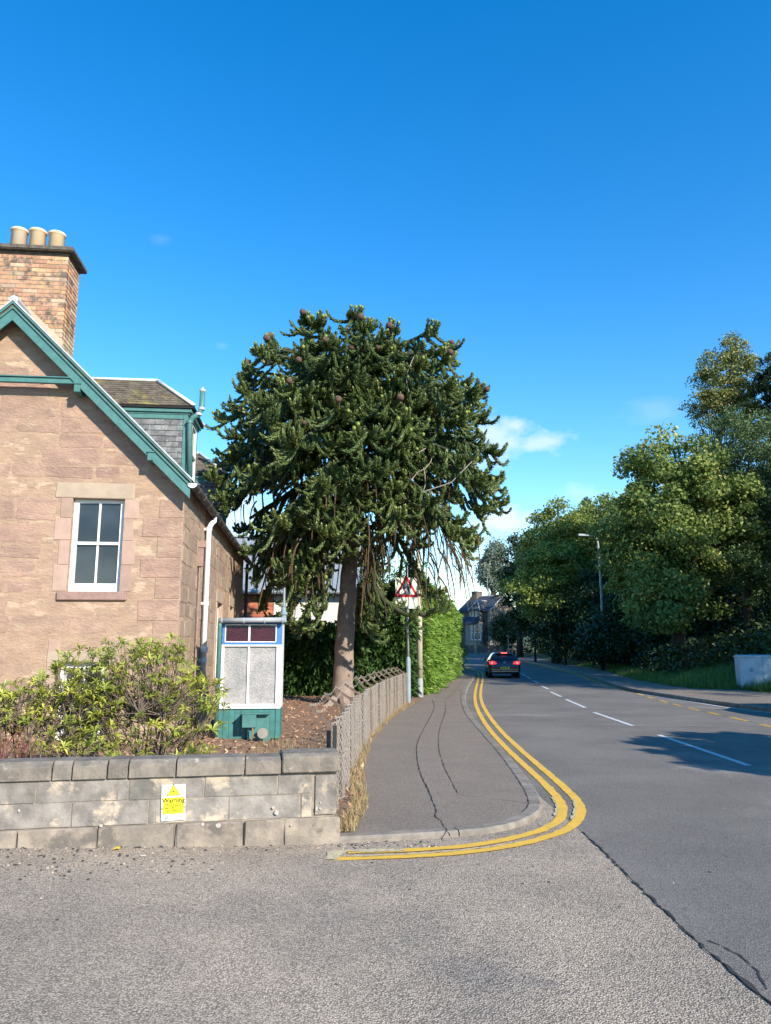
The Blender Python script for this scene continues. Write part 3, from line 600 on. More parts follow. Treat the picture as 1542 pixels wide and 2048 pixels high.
for w in swin:
    blk('lintel', house, SMp, w[0] - .15, w[1] + .15, w[3] + .002, w[3] + .26, .015, M['dress'], .008, .006)
    for k in range(3):
        h = (w[3] - w[2]) / 3
        for s, u in ((-1, w[0]), (1, w[1])): blk('jamb_stone', house, SMp, min(u + s * .001, u + s * (.17 + .04 * (k % 2))), max(u + s * .001, u + s * (.17 + .04 * (k % 2))), w[2] + k * h + .004, w[2] + (k + 1) * h, .015, M['dress'], .006, .004)
def rubble(par, mp, u0, u1, z0, z1, avoid, top, m, hr=(.17, .34), wr=(.22, .72), skip=.1, pr=(.003, .012), maxn=260, jit=.022, gap=(.02, .05)):
    z = z0; n = 0
    while z < z1 and n < maxn:
        h = random.uniform(*hr); u = u0 + random.uniform(-.3, .0)
        while u < u1 and n < maxn:
            w = random.uniform(*wr) * (1.2 if h > .27 else 1); g = random.uniform(*gap); a, c = max(u0, u + g / 2), min(u1, u + w - g / 2); u += w
            zz0, zz1 = z + g / 2, z + h - g / 2 + random.uniform(-.02, .02)
            if c - a < .1 or random.random() < skip: continue
            if any(a < q[1] and c > q[0] and zz0 < q[3] and zz1 > q[2] for q in avoid): continue
            zz1 = min(zz1, top((a + c) / 2) - .03, top(a) - .01, top(c) - .01)
            if zz1 - zz0 < .09: continue
            p = random.uniform(*pr); W_, H_ = c - a, zz1 - zz0; k = min(W_, H_) * random.uniform(.06, .16)
            base = [(a + k, zz0), (c - k, zz0), (c, zz0 + k), (c, zz1 - k), (c - k, zz1), (a + k, zz1), (a, zz1 - k), (a, zz0 + k)]
            base = [(x + random.uniform(-jit, jit), y + random.uniform(-jit, jit)) for x, y in base]; cxm, czm = (a + c) / 2, (zz0 + zz1) / 2
            o1 = [mp(x, .01, y) for x, y in base]; o2 = [mp(x + (cxm - x) * .015, -p * .6, y + (czm - y) * .03) for x, y in base]; o3 = [mp(x + (cxm - x) * .06, -p, y + (czm - y) * .09) for x, y in base]
            b = MB(); b.add(o1 + o2 + o3, [(i, (i + 1) % 8, 8 + (i + 1) % 8, 8 + i) for i in range(8)] + [(8 + i, 8 + (i + 1) % 8, 16 + (i + 1) % 8, 16 + i) for i in range(8)] + [tuple(range(16, 24))])
            b.build('stone', m, par); n += 1
        z += h
av = [(wu[0] - .24, wu[1] + .24, wu[2] - .14, lz1 + .01), (wd[0] - .24, wd[1] + .24, wd[2] - .14, wd[3] + .25)]
qs = -.02; k = 0
while qs < zt(0) - .35:                                      # quoins at the near corner
    h = random.uniform(.26, .36); w = [.62, .38][k % 2]
    blk('quoin', house, FM, -w, -.004, qs + .004, qs + h, .009, M['stone'], .012, .006)
    av.append((-w - .02, .1, qs - .01, qs + h)); qs += h; k += 1
rubble(house, FM, LX + .05, -.05, 0, A.z, av, zt, M['stone'], maxn=230, hr=(.2, .38), wr=(.3, .85), pr=(.001, .006), skip=.16)
rubble(house, SMp, .05, Lh - .05, 0, zt(0), [(w[0] - .24, w[1] + .24, w[2] - .02, w[3] + .27) for w in swin], lambda u: zt(0) - .02, M['stone_side'], wr=(.3, .7), hr=(.22, .33), pr=(.002, .009), jit=.02, skip=.1, maxn=295)
# roof slopes in slate courses
def courses(name, par, P0, P1, Q1, Q0, nc, m, lift=.012, kind=None, parent_piece=True, cw=None, maxpieces=0, jit=.0):
    """P0->P1 is the eave, Q0->Q1 the head. one stepped strip per course, or single slates when cw is given"""
    P0, P1, Q0, Q1 = map(Vector, (P0, P1, Q0, Q1)); nrm = (P1 - P0).cross(Q0 - P0).normalized(); out = MB(); cnt = 0
    for i in range(nc):
        a, c = i / nc, (i + 1.25) / nc; c = min(c, 1.0)
        e0, e1 = P0.lerp(Q0, a), P1.lerp(Q1, a); h0, h1 = P0.lerp(Q0, c), P1.lerp(Q1, c); L = (e1 - e0).length
        if cw is None: cuts = [0, 1]
        else:
            k = max(1, round(L / cw)); cuts = [0] + [min(1, max(0, (q + (.5 if i % 2 else 0) + random.uniform(-.12, .12)) / k)) for q in range(1 if not i % 2 else 0, k)] + [1]
        for s, t in zip(cuts, cuts[1:]):
            if t - s < .01: continue
            g = .0025 / max(L, .01) if cw else 0; up = lift + (random.uniform(0, .006) if cw else 0); dj = random.uniform(-jit, jit)
            lo = (e0 - (h0 - e0).normalized() * dj); a0, a1 = e0.lerp(e1, s + g), e0.lerp(e1, t - g); b0, b1 = h0.lerp(h1, s + g), h0.lerp(h1, t - g); dd = (b0 - a0).normalized() * dj
            vs = [a0 + dd, a1 + dd, b1, b0, a0 + dd + nrm * up, a1 + dd + nrm * up, b1 + nrm * .003, b0 + nrm * .003]
            tgt = MB() if cnt < maxpieces else out
            tgt.add(vs, [(4, 5, 6, 7), (0, 1, 5, 4), (1, 2, 6, 5), (3, 0, 4, 7)])
            if tgt is not out: tgt.build('slate', m, par)
            cnt += 1
    if out.f: return tag(out.build(name, m, par), kind=kind)
ov = .27
for s in (1, -1):
    X_ = lambda q: ax + s * (q - ax)
    xe = E_.x + .02
    b = MB(); b.prism([(X_(ax), -ov, A.z - .02), (X_(xe), -ov, tp(xe) - .02), (X_(xe), -ov, tp(xe) - .12), (X_(ax), -ov, A.z - .12)], (0, Lh + 2 * ov, 0)); ro = b.build('roof', M['slate'], house)
    courses('slates', ro, (X_(xe), -ov if s > 0 else Lh + ov, tp(xe)), (X_(xe), Lh + ov if s > 0 else -ov, tp(xe)), (ax, Lh + ov if s > 0 else -ov, A.z), (ax, -ov if s > 0 else Lh + ov, A.z), 22, M['slate'], kind='stuff')
b = MB(); b.tube([(ax, -ov - .01, A.z + .03), (ax, Lh + ov, A.z + .03)], .07, 8); b.build('ridge_cap', M['lead'], house)
# bargeboards: broad fascia, three stepped mouldings and a pale verge strip
u = Vector((E_.x - A.x, 0, E_.z - A.z)).normalized(); nn = Vector((u.z * -1, 0, u.x))
if nn.z < 0: nn = -nn
per = vth * u.x
for s in (1, -1):
    def pt(x, z, y): return (ax + s * (x - ax), y, z)
    def strip(name, d0, d1, y0, y1, m, ext=0.0, par=house):
        """band between perpendicular depths d0>d1 below the top edge"""
        x0 = ax; xe = E_.x + ext; v0, v1 = d0 / u.x, d1 / u.x
        P = [pt(x0, A.z - v0, y0), pt(xe, tp(xe) - v0, y0), pt(xe, tp(xe) - v1, y0), pt(x0, A.z - v1, y0)]
        b = MB(); b.prism(P, (0, y1 - y0, 0)); return b.build(name, m, par, bev=.003)
    bb = strip('bargeboard', .088, per, -.26, -.222, M['teal'])
    strip('moulding', .062, .087, -.285, -.222, M['teal'], .005, bb); strip('moulding', .034, .061, -.268, -.222, M['teal'], .01, bb); strip('moulding', .004, .033, -.302, -.222, M['teal'], .015, bb)
    strip('verge_strip', -.022, .003, -.315, -.2, M['lead'], .02)
for px, py in ((157, 776), (303, 912)):
    q = hp(px, py, -.2)
    for s in (1, -1):
        X0 = ax + s * (q.x - ax); b = MB(); b.box(X0 - .045, X0 + .045, -.285, .05, q.z - .09, q.z + .03); b.box(X0 - .055, X0 + .055, -.295, .0, q.z + .035, q.z + .06); b.build('bracket', M['teal'], house, bev=.006)
cb = hp(70, 757, -.2); cb1 = hp(150, 770, -.2); xr = (A.z - vth - cb.z) / sl + ax + .12
b = MB(); b.box(2 * ax - xr, xr, -.235, -.17, cb.z - .075, cb.z + .005); b.box(2 * ax - xr, xr, -.262, -.16, cb.z + .006, cb.z + .026); b.build('collar_beam', M['teal'], house, bev=.004)
# soffit boards seen from below
for s in (1, -1):
    xe = E_.x; b = MB(); z_ = .125
    b.add([(ax, -.22, A.z - z_), (ax + s * (xe - ax), -.22, tp(xe) - z_), (ax + s * (xe - ax), 0, tp(xe) - z_), (ax, 0, A.z - z_)], [(0, 1, 2, 3)]); b.build('soffit', M['bark_dark'], house)
# gutter and rainwater pipes on the lane side
gx_, gz_ = .155, tp(E_.x) - .10
for i, (a, c) in enumerate(((-.27, 1.9), (1.905, 4.1), (4.105, 6.3), (6.305, 8.5), (8.505, Lh + .2))):
    b = MB(); vs = []; n = 9
    for y in (a, c):
        for r in (.075, .066):
            vs += [(gx_ + r * math.cos(math.pi * (1 + k / (n - 1))), y, gz_ + .03 + r * math.sin(math.pi * (1 + k / (n - 1)))) for k in range(n)]
    fs = [(k, k + 1, 2 * n + k + 1, 2 * n + k) for k in range(n - 1)] + [(n + k, n + k + 1, 3 * n + k + 1, 3 * n + k) for k in range(n - 1)] + [(k, k + 1, n + k + 1, n + k) for k in range(n - 1)] + [(2 * n + k, 2 * n + k + 1, 3 * n + k + 1, 3 * n + k) for k in range(n - 1)] + [(0, n, 3 * n, 2 * n), (n - 1, 2 * n - 1, 4 * n - 1, 3 * n - 1)]
    b.add(vs, fs); g = b.build('gutter', M['gutter'], house)
    y = a + .35
    while y < c:
        b = MB(); b.tube([(gx_ - .085 * math.cos(w), y, gz_ + .03 - .085 * math.sin(w)) for w in [math.pi * k / 6 for k in range(7)]], .008, 4); b.build('gutter_bracket', M['gutter'], g); y += .62
b = MB(); b.lathe((gx_, -.274, gz_ + .0), [(.001, 0), (.001, 0.001)], 4); b.prism([(gx_ + .075 * math.cos(math.pi * (1 + k / 8)), -.285, gz_ + .03 + .075 * math.sin(math.pi * (1 + k / 8))) for k in range(9)], (0, .012, 0)); b.build('gutter_stop', M['pvc'], house)
dy = 2.3; pipe = MB(); pipe.tube([(gx_, dy + .12, gz_ - .03), (gx_, dy + .1, gz_ - .12), (gx_ - .03, dy + .02, gz_ - .17), (.10, dy - .03, gz_ - .23), (.085, dy - .04, gz_ - .32), (.085, dy - .04, .1)], .047, 12)
dp = pipe.build('downpipe', M['pvc'], house, smooth=True)
for z in (gz_ - .33, 2.35, 1.33, .6): b = MB(); b.lathe((.085, dy - .04, z), [(.05, 0), (.057, .005), (.057, .075), (.05, .08)], 12); b.box(.0, .08, dy - .06, dy - .02, z + .02, z + .06); b.build('pipe_collar', M['pvc'], dp)
b = MB(); b.lathe((.085, dy - .04, 1.50), [(.05, 0), (.068, .02), (.068, .1), (.05, .12)], 12); b.build('pipe_collar', M['pvc'], dp)
b = MB(); b.tube([(.04, 1.62, 3.25), (.04, 1.62, .1)], .018, 6); b.box(.0, .10, 1.57, 1.68, 3.0, 3.32); b.box(.0, .13, 1.58, 1.67, 3.33, 3.45); b.build('cable_box', M['sill'], house, bev=.004)
b = MB(); b.tube([(.12, Lh - .12, gz_ - .05), (.1, Lh - .12, .1)], .045, 8); b.build('downpipe', M['gutter'], house)
# dormers
def dormer(y1, first):
    par = house
    c0 = hp(387, 812, 1.85); rz = hp(318, 762, 2.45); yN = y1 - .1; W = 1.25; yF = yN + W + .1; xf = c0.x; ez = c0.z
    rx = hp(314, 762, 2.45).x; rzz = rz.z; ym = (yN + yF) / 2
    xi = lambda z: ax + (A.z - z) / sl          # where the main roof surface is at height z
    d = bpy.data.objects.new('dormer', None); COL.objects.link(d); d.parent = house
    b = MB()
    N0, N1 = (xi(ez) - .2, yN, ez), (xf, yN, ez); F0, F1 = (xi(ez) - .2, yF, ez), (xf, yF, ez); R0, R1 = (xi(rzz) - .35, ym, rzz), (rx, ym, rzz)
    dz = Vector((0, 0, -.045)); pts = [N0, N1, F1, F0, R0, R1]; b.add([Vector(p) - Vector((0, 0, .012)) for p in pts] + [Vector(p) + dz for p in pts[:4]], [(0, 1, 5, 4), (3, 4, 5, 2), (1, 2, 5), (0, 6, 7, 1), (1, 7, 8, 2), (2, 8, 9, 3), (6, 9, 8, 7)])
    b.build('roof_deck', M['black'], d)
    near = MB()
    courses('slates', d, N0, N1, R1, R0, 11, M['slate'], .012, kind='stuff', cw=.15, maxpieces=120 if first else 60)
    courses('slates', d, N1, F1, R1, R1, 8, M['slate'], .014, kind='stuff', cw=.2)
    courses('slates', d, F1, F0, R0, R1, 8, M['slate'], .014, kind='stuff', cw=.2)
    for a, c in ((R0, R1), (N1, R1), (F1, R1)):
        b = MB(); a, c = Vector(a), Vector(c); b.tube([a + Vector((0, 0, .025)), c + Vector((0, 0, .03))], .055, 8, flat=.6); b.build('ridge_flashing', M['ridge'], d, smooth=True)
    # two-step fascia under the eaves, then cheek
    ch = y1; cx = xf - .10; xl = xi(ez) - .1
    for (o, z0, z1) in ((.07, ez - .115, ez - .05), (.035, ez - .15, ez - .116)):
        b = MB(); b.box(xl, cx + o, ch - o, ch - .0, z0, z1); b.box(cx + .0, cx + o, ch + .001, yF - .1, z0, z1); b.build('fascia', M['teal'], d, bev=.004)
    zb = ez - .15; fr = .085
    b = MB(); b.box(xl, cx - fr - .002, ch - .022, ch, zb - .085, zb - .002); b.build('trim_board', M['teal'], d, bev=.004)
    b = MB(); b.box(cx - fr, cx, ch - .024, ch + .06, tp(cx) - .02, zb - .002); b.build('corner_post', M['teal'], d, bev=.004)
    b = MB(); yb = yF - .1; b.box(cx - fr, cx, yb - .08, yb, tp(cx) - .02, zb - .002); b.build('corner_post', M['teal'], d, bev=.004)
    zt2 = zb - .09
    b = MB(); P = [(xi(zt2), 0, zt2), (cx - fr, 0, zt2), (cx - fr, 0, tp(cx - fr) - .05)]
    for yy in (ch + .002, yb - .002): b.add([(x, yy, z) for x, _, z in P], [(0, 1, 2)])
    b.build('cheek', M['slate_wall'], d)
    # cheek slates, one by one
    z = zt2 - .001; cnt = 0; row = 0
    while z > tp(cx - fr) + .03:
        h = .105; x = cx - fr - .002 - (0 if row % 2 else .07)
        if row % 2 == 0: xs = [(cx - fr - .07, cx - fr - .002)]
        else: xs = []
        while x > xi(z) + .02: w = random.uniform(.1, .17); xs.append((x - w, x)); x -= w
        for a, c in xs:
            a = max(a, xi(z - h * .3)); 
            if c - a < .03: continue
            zl = max(z - h, tp((a + c) / 2) + .005)
            if z - zl < .02: continue
            b = MB(); j = random.uniform(0, .006); b.add([(a + .002, ch - .014 - j, zl), (c - .002, ch - .014 - j, zl), (c - .002, ch - .003, z), (a + .002, ch - .003, z), (a + .002, ch, zl), (c - .002, ch, zl)], [(0, 1, 2, 3), (4, 5, 1, 0), (0, 3, 4), (1, 5, 2)])
            b.build('slate', M['slate_wall'], d); cnt += 1
        z -= h; row += 1
    # window front
    DM = lambda uu, dd, zz: (cx - dd, uu, zz)
    window(house, DM, (ch + .065, yb - .085, tp(cx) + .02, zb), rec=.0, mull=1, fw=.055)
    b = MB(); b.box(cx - .15, cx + .02, ch, yb, tp(cx) - .0, tp(cx) + .018); b.build('dormer_sill', M['lead'], d)
    return cx, ch
dcx, dch = dormer(1.95, True); dormer(7.5, False)
for k, (yy) in enumerate((1.88, 7.43)):
    b = MB(); q = [hp(px, py, 1.8) for px, py in ((378, 952), (378, 842), (385, 832), (396, 826), (402, 815), (404, 780))]
    b.tube([(p.x, yy, p.z) for p in q], .05, 12); o = b.build('vent_pipe', M['teal'], house, smooth=True)
    for i in (1, 3, 4):
        b = MB(); b.lathe((q[i].x, yy, q[i].z - .03), [(.05, 0), (.062, .008), (.062, .05), (.05, .058)], 12); b.build('pipe_collar', M['lead'] if i > 1 else M['teal'], o)
    b = MB(); b.lathe((q[5].x, yy, q[5].z - .01), [(.05, 0), (.06, .01), (.06, .04), (.03, .06), (.02, .09)], 10); b.build('pipe_cap', M['lead'], o)
# chimney: bricks one by one
cy0 = .32; cr = hp(129, 610, cy0).x; cw_ = 1.42; cd = .62; cz0 = tp(cr) - .1; cz1 = hp(100, 511, cy0).z
ch_ = bpy.data.objects.new('chimney', None); COL.objects.link(ch_); ch_.parent = house
b = MB(); b.box(cr - cw_ + .008, cr - .008, cy0 + .008, cy0 + cd - .008, tp(cr - .7) - .8 if False else cz0 - .9, cz1); b.build('chimney_core', M['mortar'], ch_)
rows = 0; z = cz1; bh = .063; bp = .0755
meshes = {}
def brickmesh(l, d, m):
    k = (round(l, 3), round(d, 3), m, random.randrange(3))
    if k not in meshes:
        b = MB(); b.box(0, l, 0, d, 0, bh); o = b.build('brick', M[m], None, bev=.004); meshes[k] = o.data; bpy.data.objects.remove(o)
    return meshes[k]
nb = 0
while z - bp > tp(cr) - .25:
    z -= bp; x = cr; header = (rows % 2); first = True
    m_ = lambda: 'brick_b' if rows > 15 + random.randint(-1, 1) or random.random() < .10 else 'brick_o'
    while x > cr - cw_ + .02:
        l = .104 if (first and header) else .219
        l = min(l, x - (cr - cw_)); first = False
        if l > .05 and z > tp(x) - .12:
            o = link('brick', brickmesh(l, .1, m_()), ch_); o.location = (x - l, cy0 + random.uniform(-.002, .003), z); nb += 1
        x -= l + .013
    y = cy0 + (.104 + .011 if not header else .0 + .115); yy = y
    while yy < cy0 + cd - .03:
        l = min(.219, cy0 + cd - yy)
        if l > .03:
            o = link('brick', brickmesh(.1, l, m_()), ch_); o.location = (cr - .1 + random.uniform(-.001, .003), yy, z); nb += 1
        yy += l + .011
    rows += 1
b = MB(); b.box(cr - cw_ - .02, cr + .025, cy0 - .025, cy0 + cd + .02, cz1 + .001, cz1 + .05); b.box(cr - cw_ - .1, cr + .10, cy0 - .1, cy0 + cd + .1, cz1 + .051, cz1 + .135); b.build('chimney_cope', M['cope'], ch_, bev=.015, seg=2)
for px, mm, k in ((36, 'pot2', 1.0), (73.5, 'pot', 1.0), (112, 'pot', .93)):
    q = hp(px, 500, cy0 + .3); hgt = .47 * k
    b = MB(); r0, r1 = .142, .125; prof = [(r0, 0), (r1, hgt - .05), (r1 + .018, hgt - .045), (r1 + .02, hgt - .012), (r1 + .008, hgt), (r1 - .015, hgt), (r1 - .02, hgt - .15)]
    b.lathe((q.x, cy0 + .3, cz1 + .13), prof, 28); b.build('chimney_pot', M[mm], ch_, smooth=True)
b = MB()                                                    # mortar fillet where the stack meets the roof
for y0 in (cy0 - .07,):
    b.add([(ax + .02, y0, tp(ax + .02) - .0), (cr + .03, y0, tp(cr + .03)), (cr + .03, cy0, tp(cr + .03) + .19), (ax + .02, cy0, tp(ax + .02) + .17), (ax + .02, cy0, tp(ax)), (cr + .03, cy0, tp(cr))], [(0, 1, 2, 3), (1, 5, 2), (0, 3, 4)])
b.build('chimney_flashing', M['dress'], house)
# ================================================================== GLAZED PORCH
PD = 12.6; PO = D(432, 1490, PD); gpz = H(PO.x, PD) + .06
porch = thing('glazed_porch', 'small flat-roofed porch with frosted and maroon glass above flaking teal boards', 'porch', (PO.x, PD, 0), R(4))
pp = lambda px, py: (D(px, py, PD).x - PO.x, D(px, py, PD).z)
pr = lambda x0, y0, x1, y1: (pp(x0, y1)[0], pp(x1, y1)[0], pp(x0, y1)[1], pp(x0, y0)[1])
W_ = pp(560, 1400)[0]; TZ = pp(500, 1241)[1]; dpth = .62
def pbox(name, u0, u1, z0, z1, y0, y1, m, par=porch, bev=.003):
    b = MB(); b.box(u0, u1, y0, y1, z0, z1); return b.build(name, M[m] if isinstance(m, str) else m, par, bev=bev)
pbox('back_panel', .02, W_ - .03, gpz, TZ, dpth, dpth + .03, 'teal_old'); 
zs = pp(500, 1414)[1]; x0 = .0
bw = (W_ - .075) / 10
for i in range(10): pbox('board', x0 + i * bw + .0015, x0 + (i + 1) * bw - .0015, gpz, zs - .03, random.uniform(0, .003), .025, 'teal_old')
pbox('corner_post', W_ - .073, W_, gpz, zs - .03, -.012, .06, 'teal_old')
pbox('side_panel', W_ - .03, W_ - .002, gpz, zs - .03, .061, dpth, 'teal_old'); pbox('side_window_frame', W_ - .03, W_ - .002, zs - .029, TZ - .03, .071, dpth, 'white'); pbox('side_panel', .0, .03, gpz, TZ, .061, dpth, 'teal_old')
zm = pp(500, 1293)[1]
fr = pbox('window_frame', .03, W_ - .0, zs - .028, zs + .045, -.03, .06, 'white')
for a, c in ((.03, .075), (W_ - .085, W_)): pbox('frame_post', a, c, zs + .046, zm - .001, -.012, .06, 'white', fr)
pbox('frame_head', .03, W_, zm, zm + .03, -.02, .06, 'white', fr)
xm = pp(495.5, 1350)[0]; pbox('glazing_bar', xm - .016, xm + .016, zs + .046, zm - .001, -.006, .05, 'white', fr)
for a, c in ((.076, xm - .017), (xm + .017, W_ - .086)): pbox('pane', a, c, zs + .046, zm - .001, .02, .026, 'glass_obs', fr, 0)
zz = zm + .031; zt_ = TZ - .03; uf = pbox('upper_frame', .03, .075, zz, zt_, -.005, .06, 'blue')
pbox('frame_post', W_ - .09, W_, zz, zt_, -.005, .06, 'blue', uf); pbox('frame_rail', .076, W_ - .091, zz, zz + .035, -.003, .06, 'blue', uf); pbox('frame_rail', .076, W_ - .091, zt_ - .03, zt_, -.003, .06, 'blue', uf)
a0, a1, c0, c1 = .076, W_ - .091, zz + .036, zt_ - .031
for q in ((a0, a1, c0, c0 + .016), (a0, a1, c1 - .016, c1), (a0, a0 + .016, c0 + .017, c1 - .017), (a1 - .016, a1, c0 + .017, c1 - .017), (xm - .016, xm + .016, c0 + .017, c1 - .017)): pbox('glazing_bar', q[0], q[1], q[2], q[3], -.012, .03, 'white', uf, .002)
for a, c in ((a0 + .017, xm - .017), (xm + .017, a1 - .017)): pbox('pane', a, c, c0 + .017, c1 - .017, .01, .016, 'glass_red', uf, 0)
pbox('roof', -.03, W_ + .03, TZ - .028, TZ + .02, -.06, dpth + .05, 'teal_old'); pbox('roof_felt', -.035, W_ + .035, TZ + .021, TZ + .04, -.065, dpth + .06, 'cope')
b = MB(); b.tube([(-.02, -.11, TZ - .005), (W_ + .04, -.11, TZ + .01)], .042, 10); g = b.build('gutter', M['grey_pole'], porch, smooth=True)
for x in (.02, .38, .72, W_ + .0): b = MB(); b.tube([(x, -.11, TZ - .004), (x + .03, -.11, TZ - .003)], .048, 10); b.build('gutter_joint', M['grey_pole'], g)
b = MB(); b.tube([(.0, -.1, TZ - .03), (.0, -.08, TZ - .12), (.0, -.06, gpz)], .034, 10); dpp = b.build('downpipe', M['teal'], porch, smooth=True)
b = MB(); b.tube([(W_ + .02, .02, TZ - .02), (W_ + .02, .02, TZ + .22), (W_ + .02, .02, TZ + .25)], [.05, .032, .045], 10); b.tube([(W_ + .02, .02, TZ + .25), (W_ + .02, .02, TZ + .55)], [.02, .016], 8); b.tube([(W_ + .02, .02, TZ + .1), (W_ + .02, .02, TZ + .14)], .062, 10); b.build('finial_pipe', M['pole_blue'], porch)
q = pr(486, 1427, 538, 1484); hx0, hx1, hz0, hz1 = q
pbox('meter_cabinet', hx0 + .08, hx1, hz0, hz1 - .002, -.17, -.004, 'teal'); mc = pbox('meter_hood', hx0, hx0 + .22, hz1 - .2, hz1 + .0, -.26, -.171, 'teal')
pbox('meter_lid', hx0 - .01, hx1 + .01, hz1 + .001, hz1 + .022, -.27, -.004, 'teal_old'); pbox('meter_leg', hx0 + .085, hx0 + .115, gpz, hz0 - .001, -.16, -.13, 'teal')
b = MB(); b.tube([(hx0 + .17, -.28, hz1 - .2), (hx0 + .18, -.29, hz1 - .35), (hx0 + .21, -.28, gpz + .05)], .012, 6); b.tube([(hx0 + .18, -.285, hz1 - .36), (hx0 + .15, -.285, gpz + .02)], .01, 6); b.build('cable', M['straw'], porch)
sb = MB(); sb.lathe((0, 0, 0), [(.0, 0), (.075, .004), (.085, .012), (.085, .026), (.0, .03)], 18); sd_ = sb.build('round_lid', M['kerb'], None); sd_.location = (PO.x + pp(530, 1480)[0], PD - .24, gpz + .11); sd_.rotation_euler = (R(72), 0, 0)
tag(sd_, 'pale round stone lid leaning at the foot of the teal porch boards', 'lid')
# ================================================================== METAL-ROOFED HALL BEHIND
e0 = D(470, 1182, 31); ez = e0.z; rz = D(560, 1075, 35.5).z; bx0, bx1 = -7.2, -.6
hall = thing('metal_roofed_hall', 'low hall with a grey standing-seam metal roof, red-brown boards and a white wall', 'building', (bx0, 31.4, 0))
Wd = bx1 - bx0; tl = D(548, 1200, 31.4).x - bx0
b = MB(); b.box(tl, Wd, 0, 8.2, -.1, ez - .15); b.build('wall', M['render_w'], hall)
b = MB(); b.box(.0, tl - .002, .03, 8.2, -.1, ez - .15); b.build('timber_wall', M['black'], hall)
z = 0.0
while z < ez - .2: b = MB(); b.box(0, tl - .003, 0, .028, z, z + .142); b.build('plank', M['timber'], hall, bev=.006); z += .15
b = MB(); b.add([(-.3, -.4, ez), (Wd, -.4, ez), (Wd, 4.1, rz), (-.3, 4.1, rz), (-.3, 8.6, ez), (Wd, 8.6, ez), (-.3, -.4, ez - .12), (Wd, -.4, ez - .12), (Wd, 8.6, ez - .12), (-.3, 8.6, ez - .12)], [(0, 1, 2, 3), (3, 2, 5, 4), (0, 6, 7, 1), (4, 5, 8, 9), (6, 9, 8, 7), (0, 3, 4, 9, 6), (1, 7, 8, 5, 2)]); rf = b.build('roof', M['steel_roof'], hall)
x = -.28
while x < Wd:
    b = MB(); b.prism([(x, -.4, ez + .001), (x + .03, -.4, ez + .001), (x + .03, -.4, ez + .05), (x, -.4, ez + .05)], (0, 4.5, rz - ez)); b.build('roof_seam', M['steel_roof'], rf); x += .4
b = MB(); b.tube([(-.3, -.46, ez - .04), (Wd, -.46, ez - .04)], .085, 8); b.build('gutter', M['steel_roof'], hall); b = MB(); b.box(-.3, Wd, 3.95, 4.25, rz - .0, rz + .05); b.build('ridge_cap', M['steel_roof'], hall, bev=.01)
b = MB(); b.box(tl + 1.3, tl + 2.2, -.02, -.001, 1.7, 2.7); b.build('window', M['glass'], hall)
# ================================================================== GARDEN WALL
WA = R(11); WO = (-.41, 6.6)
wp = lambda px, py: hit(px, py, WO, WA, 1, 0)
gwall = thing('garden_wall', 'low wall of grey stone blocks with weathered copings beside the pavement', 'wall', (WO[0], WO[1], 0), WA)
zt1 = wp(600, 1545).z; z12 = wp(500, 1592).z; z23 = wp(500, 1640).z; ztop = zt1 + .135
b = MB(); b.box(-9, -.02, .007, .30, -.05, zt1 - .002); b.build('mortar_bed', M['wall_mortar'], gwall)
def wcourse(pxs, yref, z0, z1, m, more, rough=.003, bev=.005, y0=0.0, name='stone'):
    xs = [wp(p, yref).x for p in pxs]; x = xs[0]
    while x > -9: x -= random.uniform(*more); xs.insert(0, x)
    for a, c in zip(xs, xs[1:]):
        b = MB(); y = y0 + random.uniform(-.006, .006); b.box(a + .004, c - .004, y, .16, z0 + .003, z1 - .003); o = b.build(name, m, gwall, bev=bev)
        me = o.data
        for v in me.vertices: v.co += Vector((random.uniform(-rough, rough), random.uniform(-rough, rough), random.uniform(-rough, rough) * .6))
pier0 = wp(625, 1590).x
wcourse([-60, 72, 235, 258, 370, 409, 555, 624], 1570, z12, zt1, M['wall_grey'], (.4, .7)); wcourse([-10, 143, 296, 310, 457, 602, 624], 1615, z23, z12, M['wall_grey'], (.45, .7))
wcourse([-90, 35, 194, 350, 487, 568, 680], 1665, -.06, z23, M['wall_beige'], (.5, .9), .006, .012, -.022)
b = MB(); b.box(pier0 + .004, -.0, -.012, .31, z23 + .003, zt1 - .004); b.build('pier_stone', M['wall_grey'], gwall, bev=.02, seg=2)
b = MB(); b.box(-.1, .012, .0, .32, -.05, z23 - .001); b.build('stone', M['wall_beige'], gwall, bev=.01)
xs = [wp(p, 1530).x for p in (-35, 106, 146, 216, 258, 353, 490, 563)]; x = xs[0]
while x > -9: x -= random.uniform(.3, .7); xs.insert(0, x)
for a, c in zip(xs, xs[1:]):
    j = random.uniform(-.006, .006); b = MB(); b.prism([(a + .005, -.03 + j, zt1), (a + .005, .33, zt1), (a + .005, .33, zt1 + .11), (a + .005, .28, zt1 + .132 + j), (a + .005, .03, zt1 + .136 + j), (a + .005, -.025 + j, zt1 + .10)], (c - a - .01, 0, 0))
    b.build('coping_stone', M['wall_cap'], gwall, bev=.004)
b = MB(); b.prism([(xs[-1] + .004, -.045, zt1 + .002), (xs[-1] + .004, .345, zt1 + .002), (xs[-1] + .004, .345, zt1 + .13), (xs[-1] + .004, .3, zt1 + .155), (xs[-1] + .004, .0, zt1 + .155), (xs[-1] + .004, -.045, zt1 + .13)], (-xs[-1] + .02, 0, 0)); b.build('coping_stone', M['wall_cap'], gwall, bev=.01)
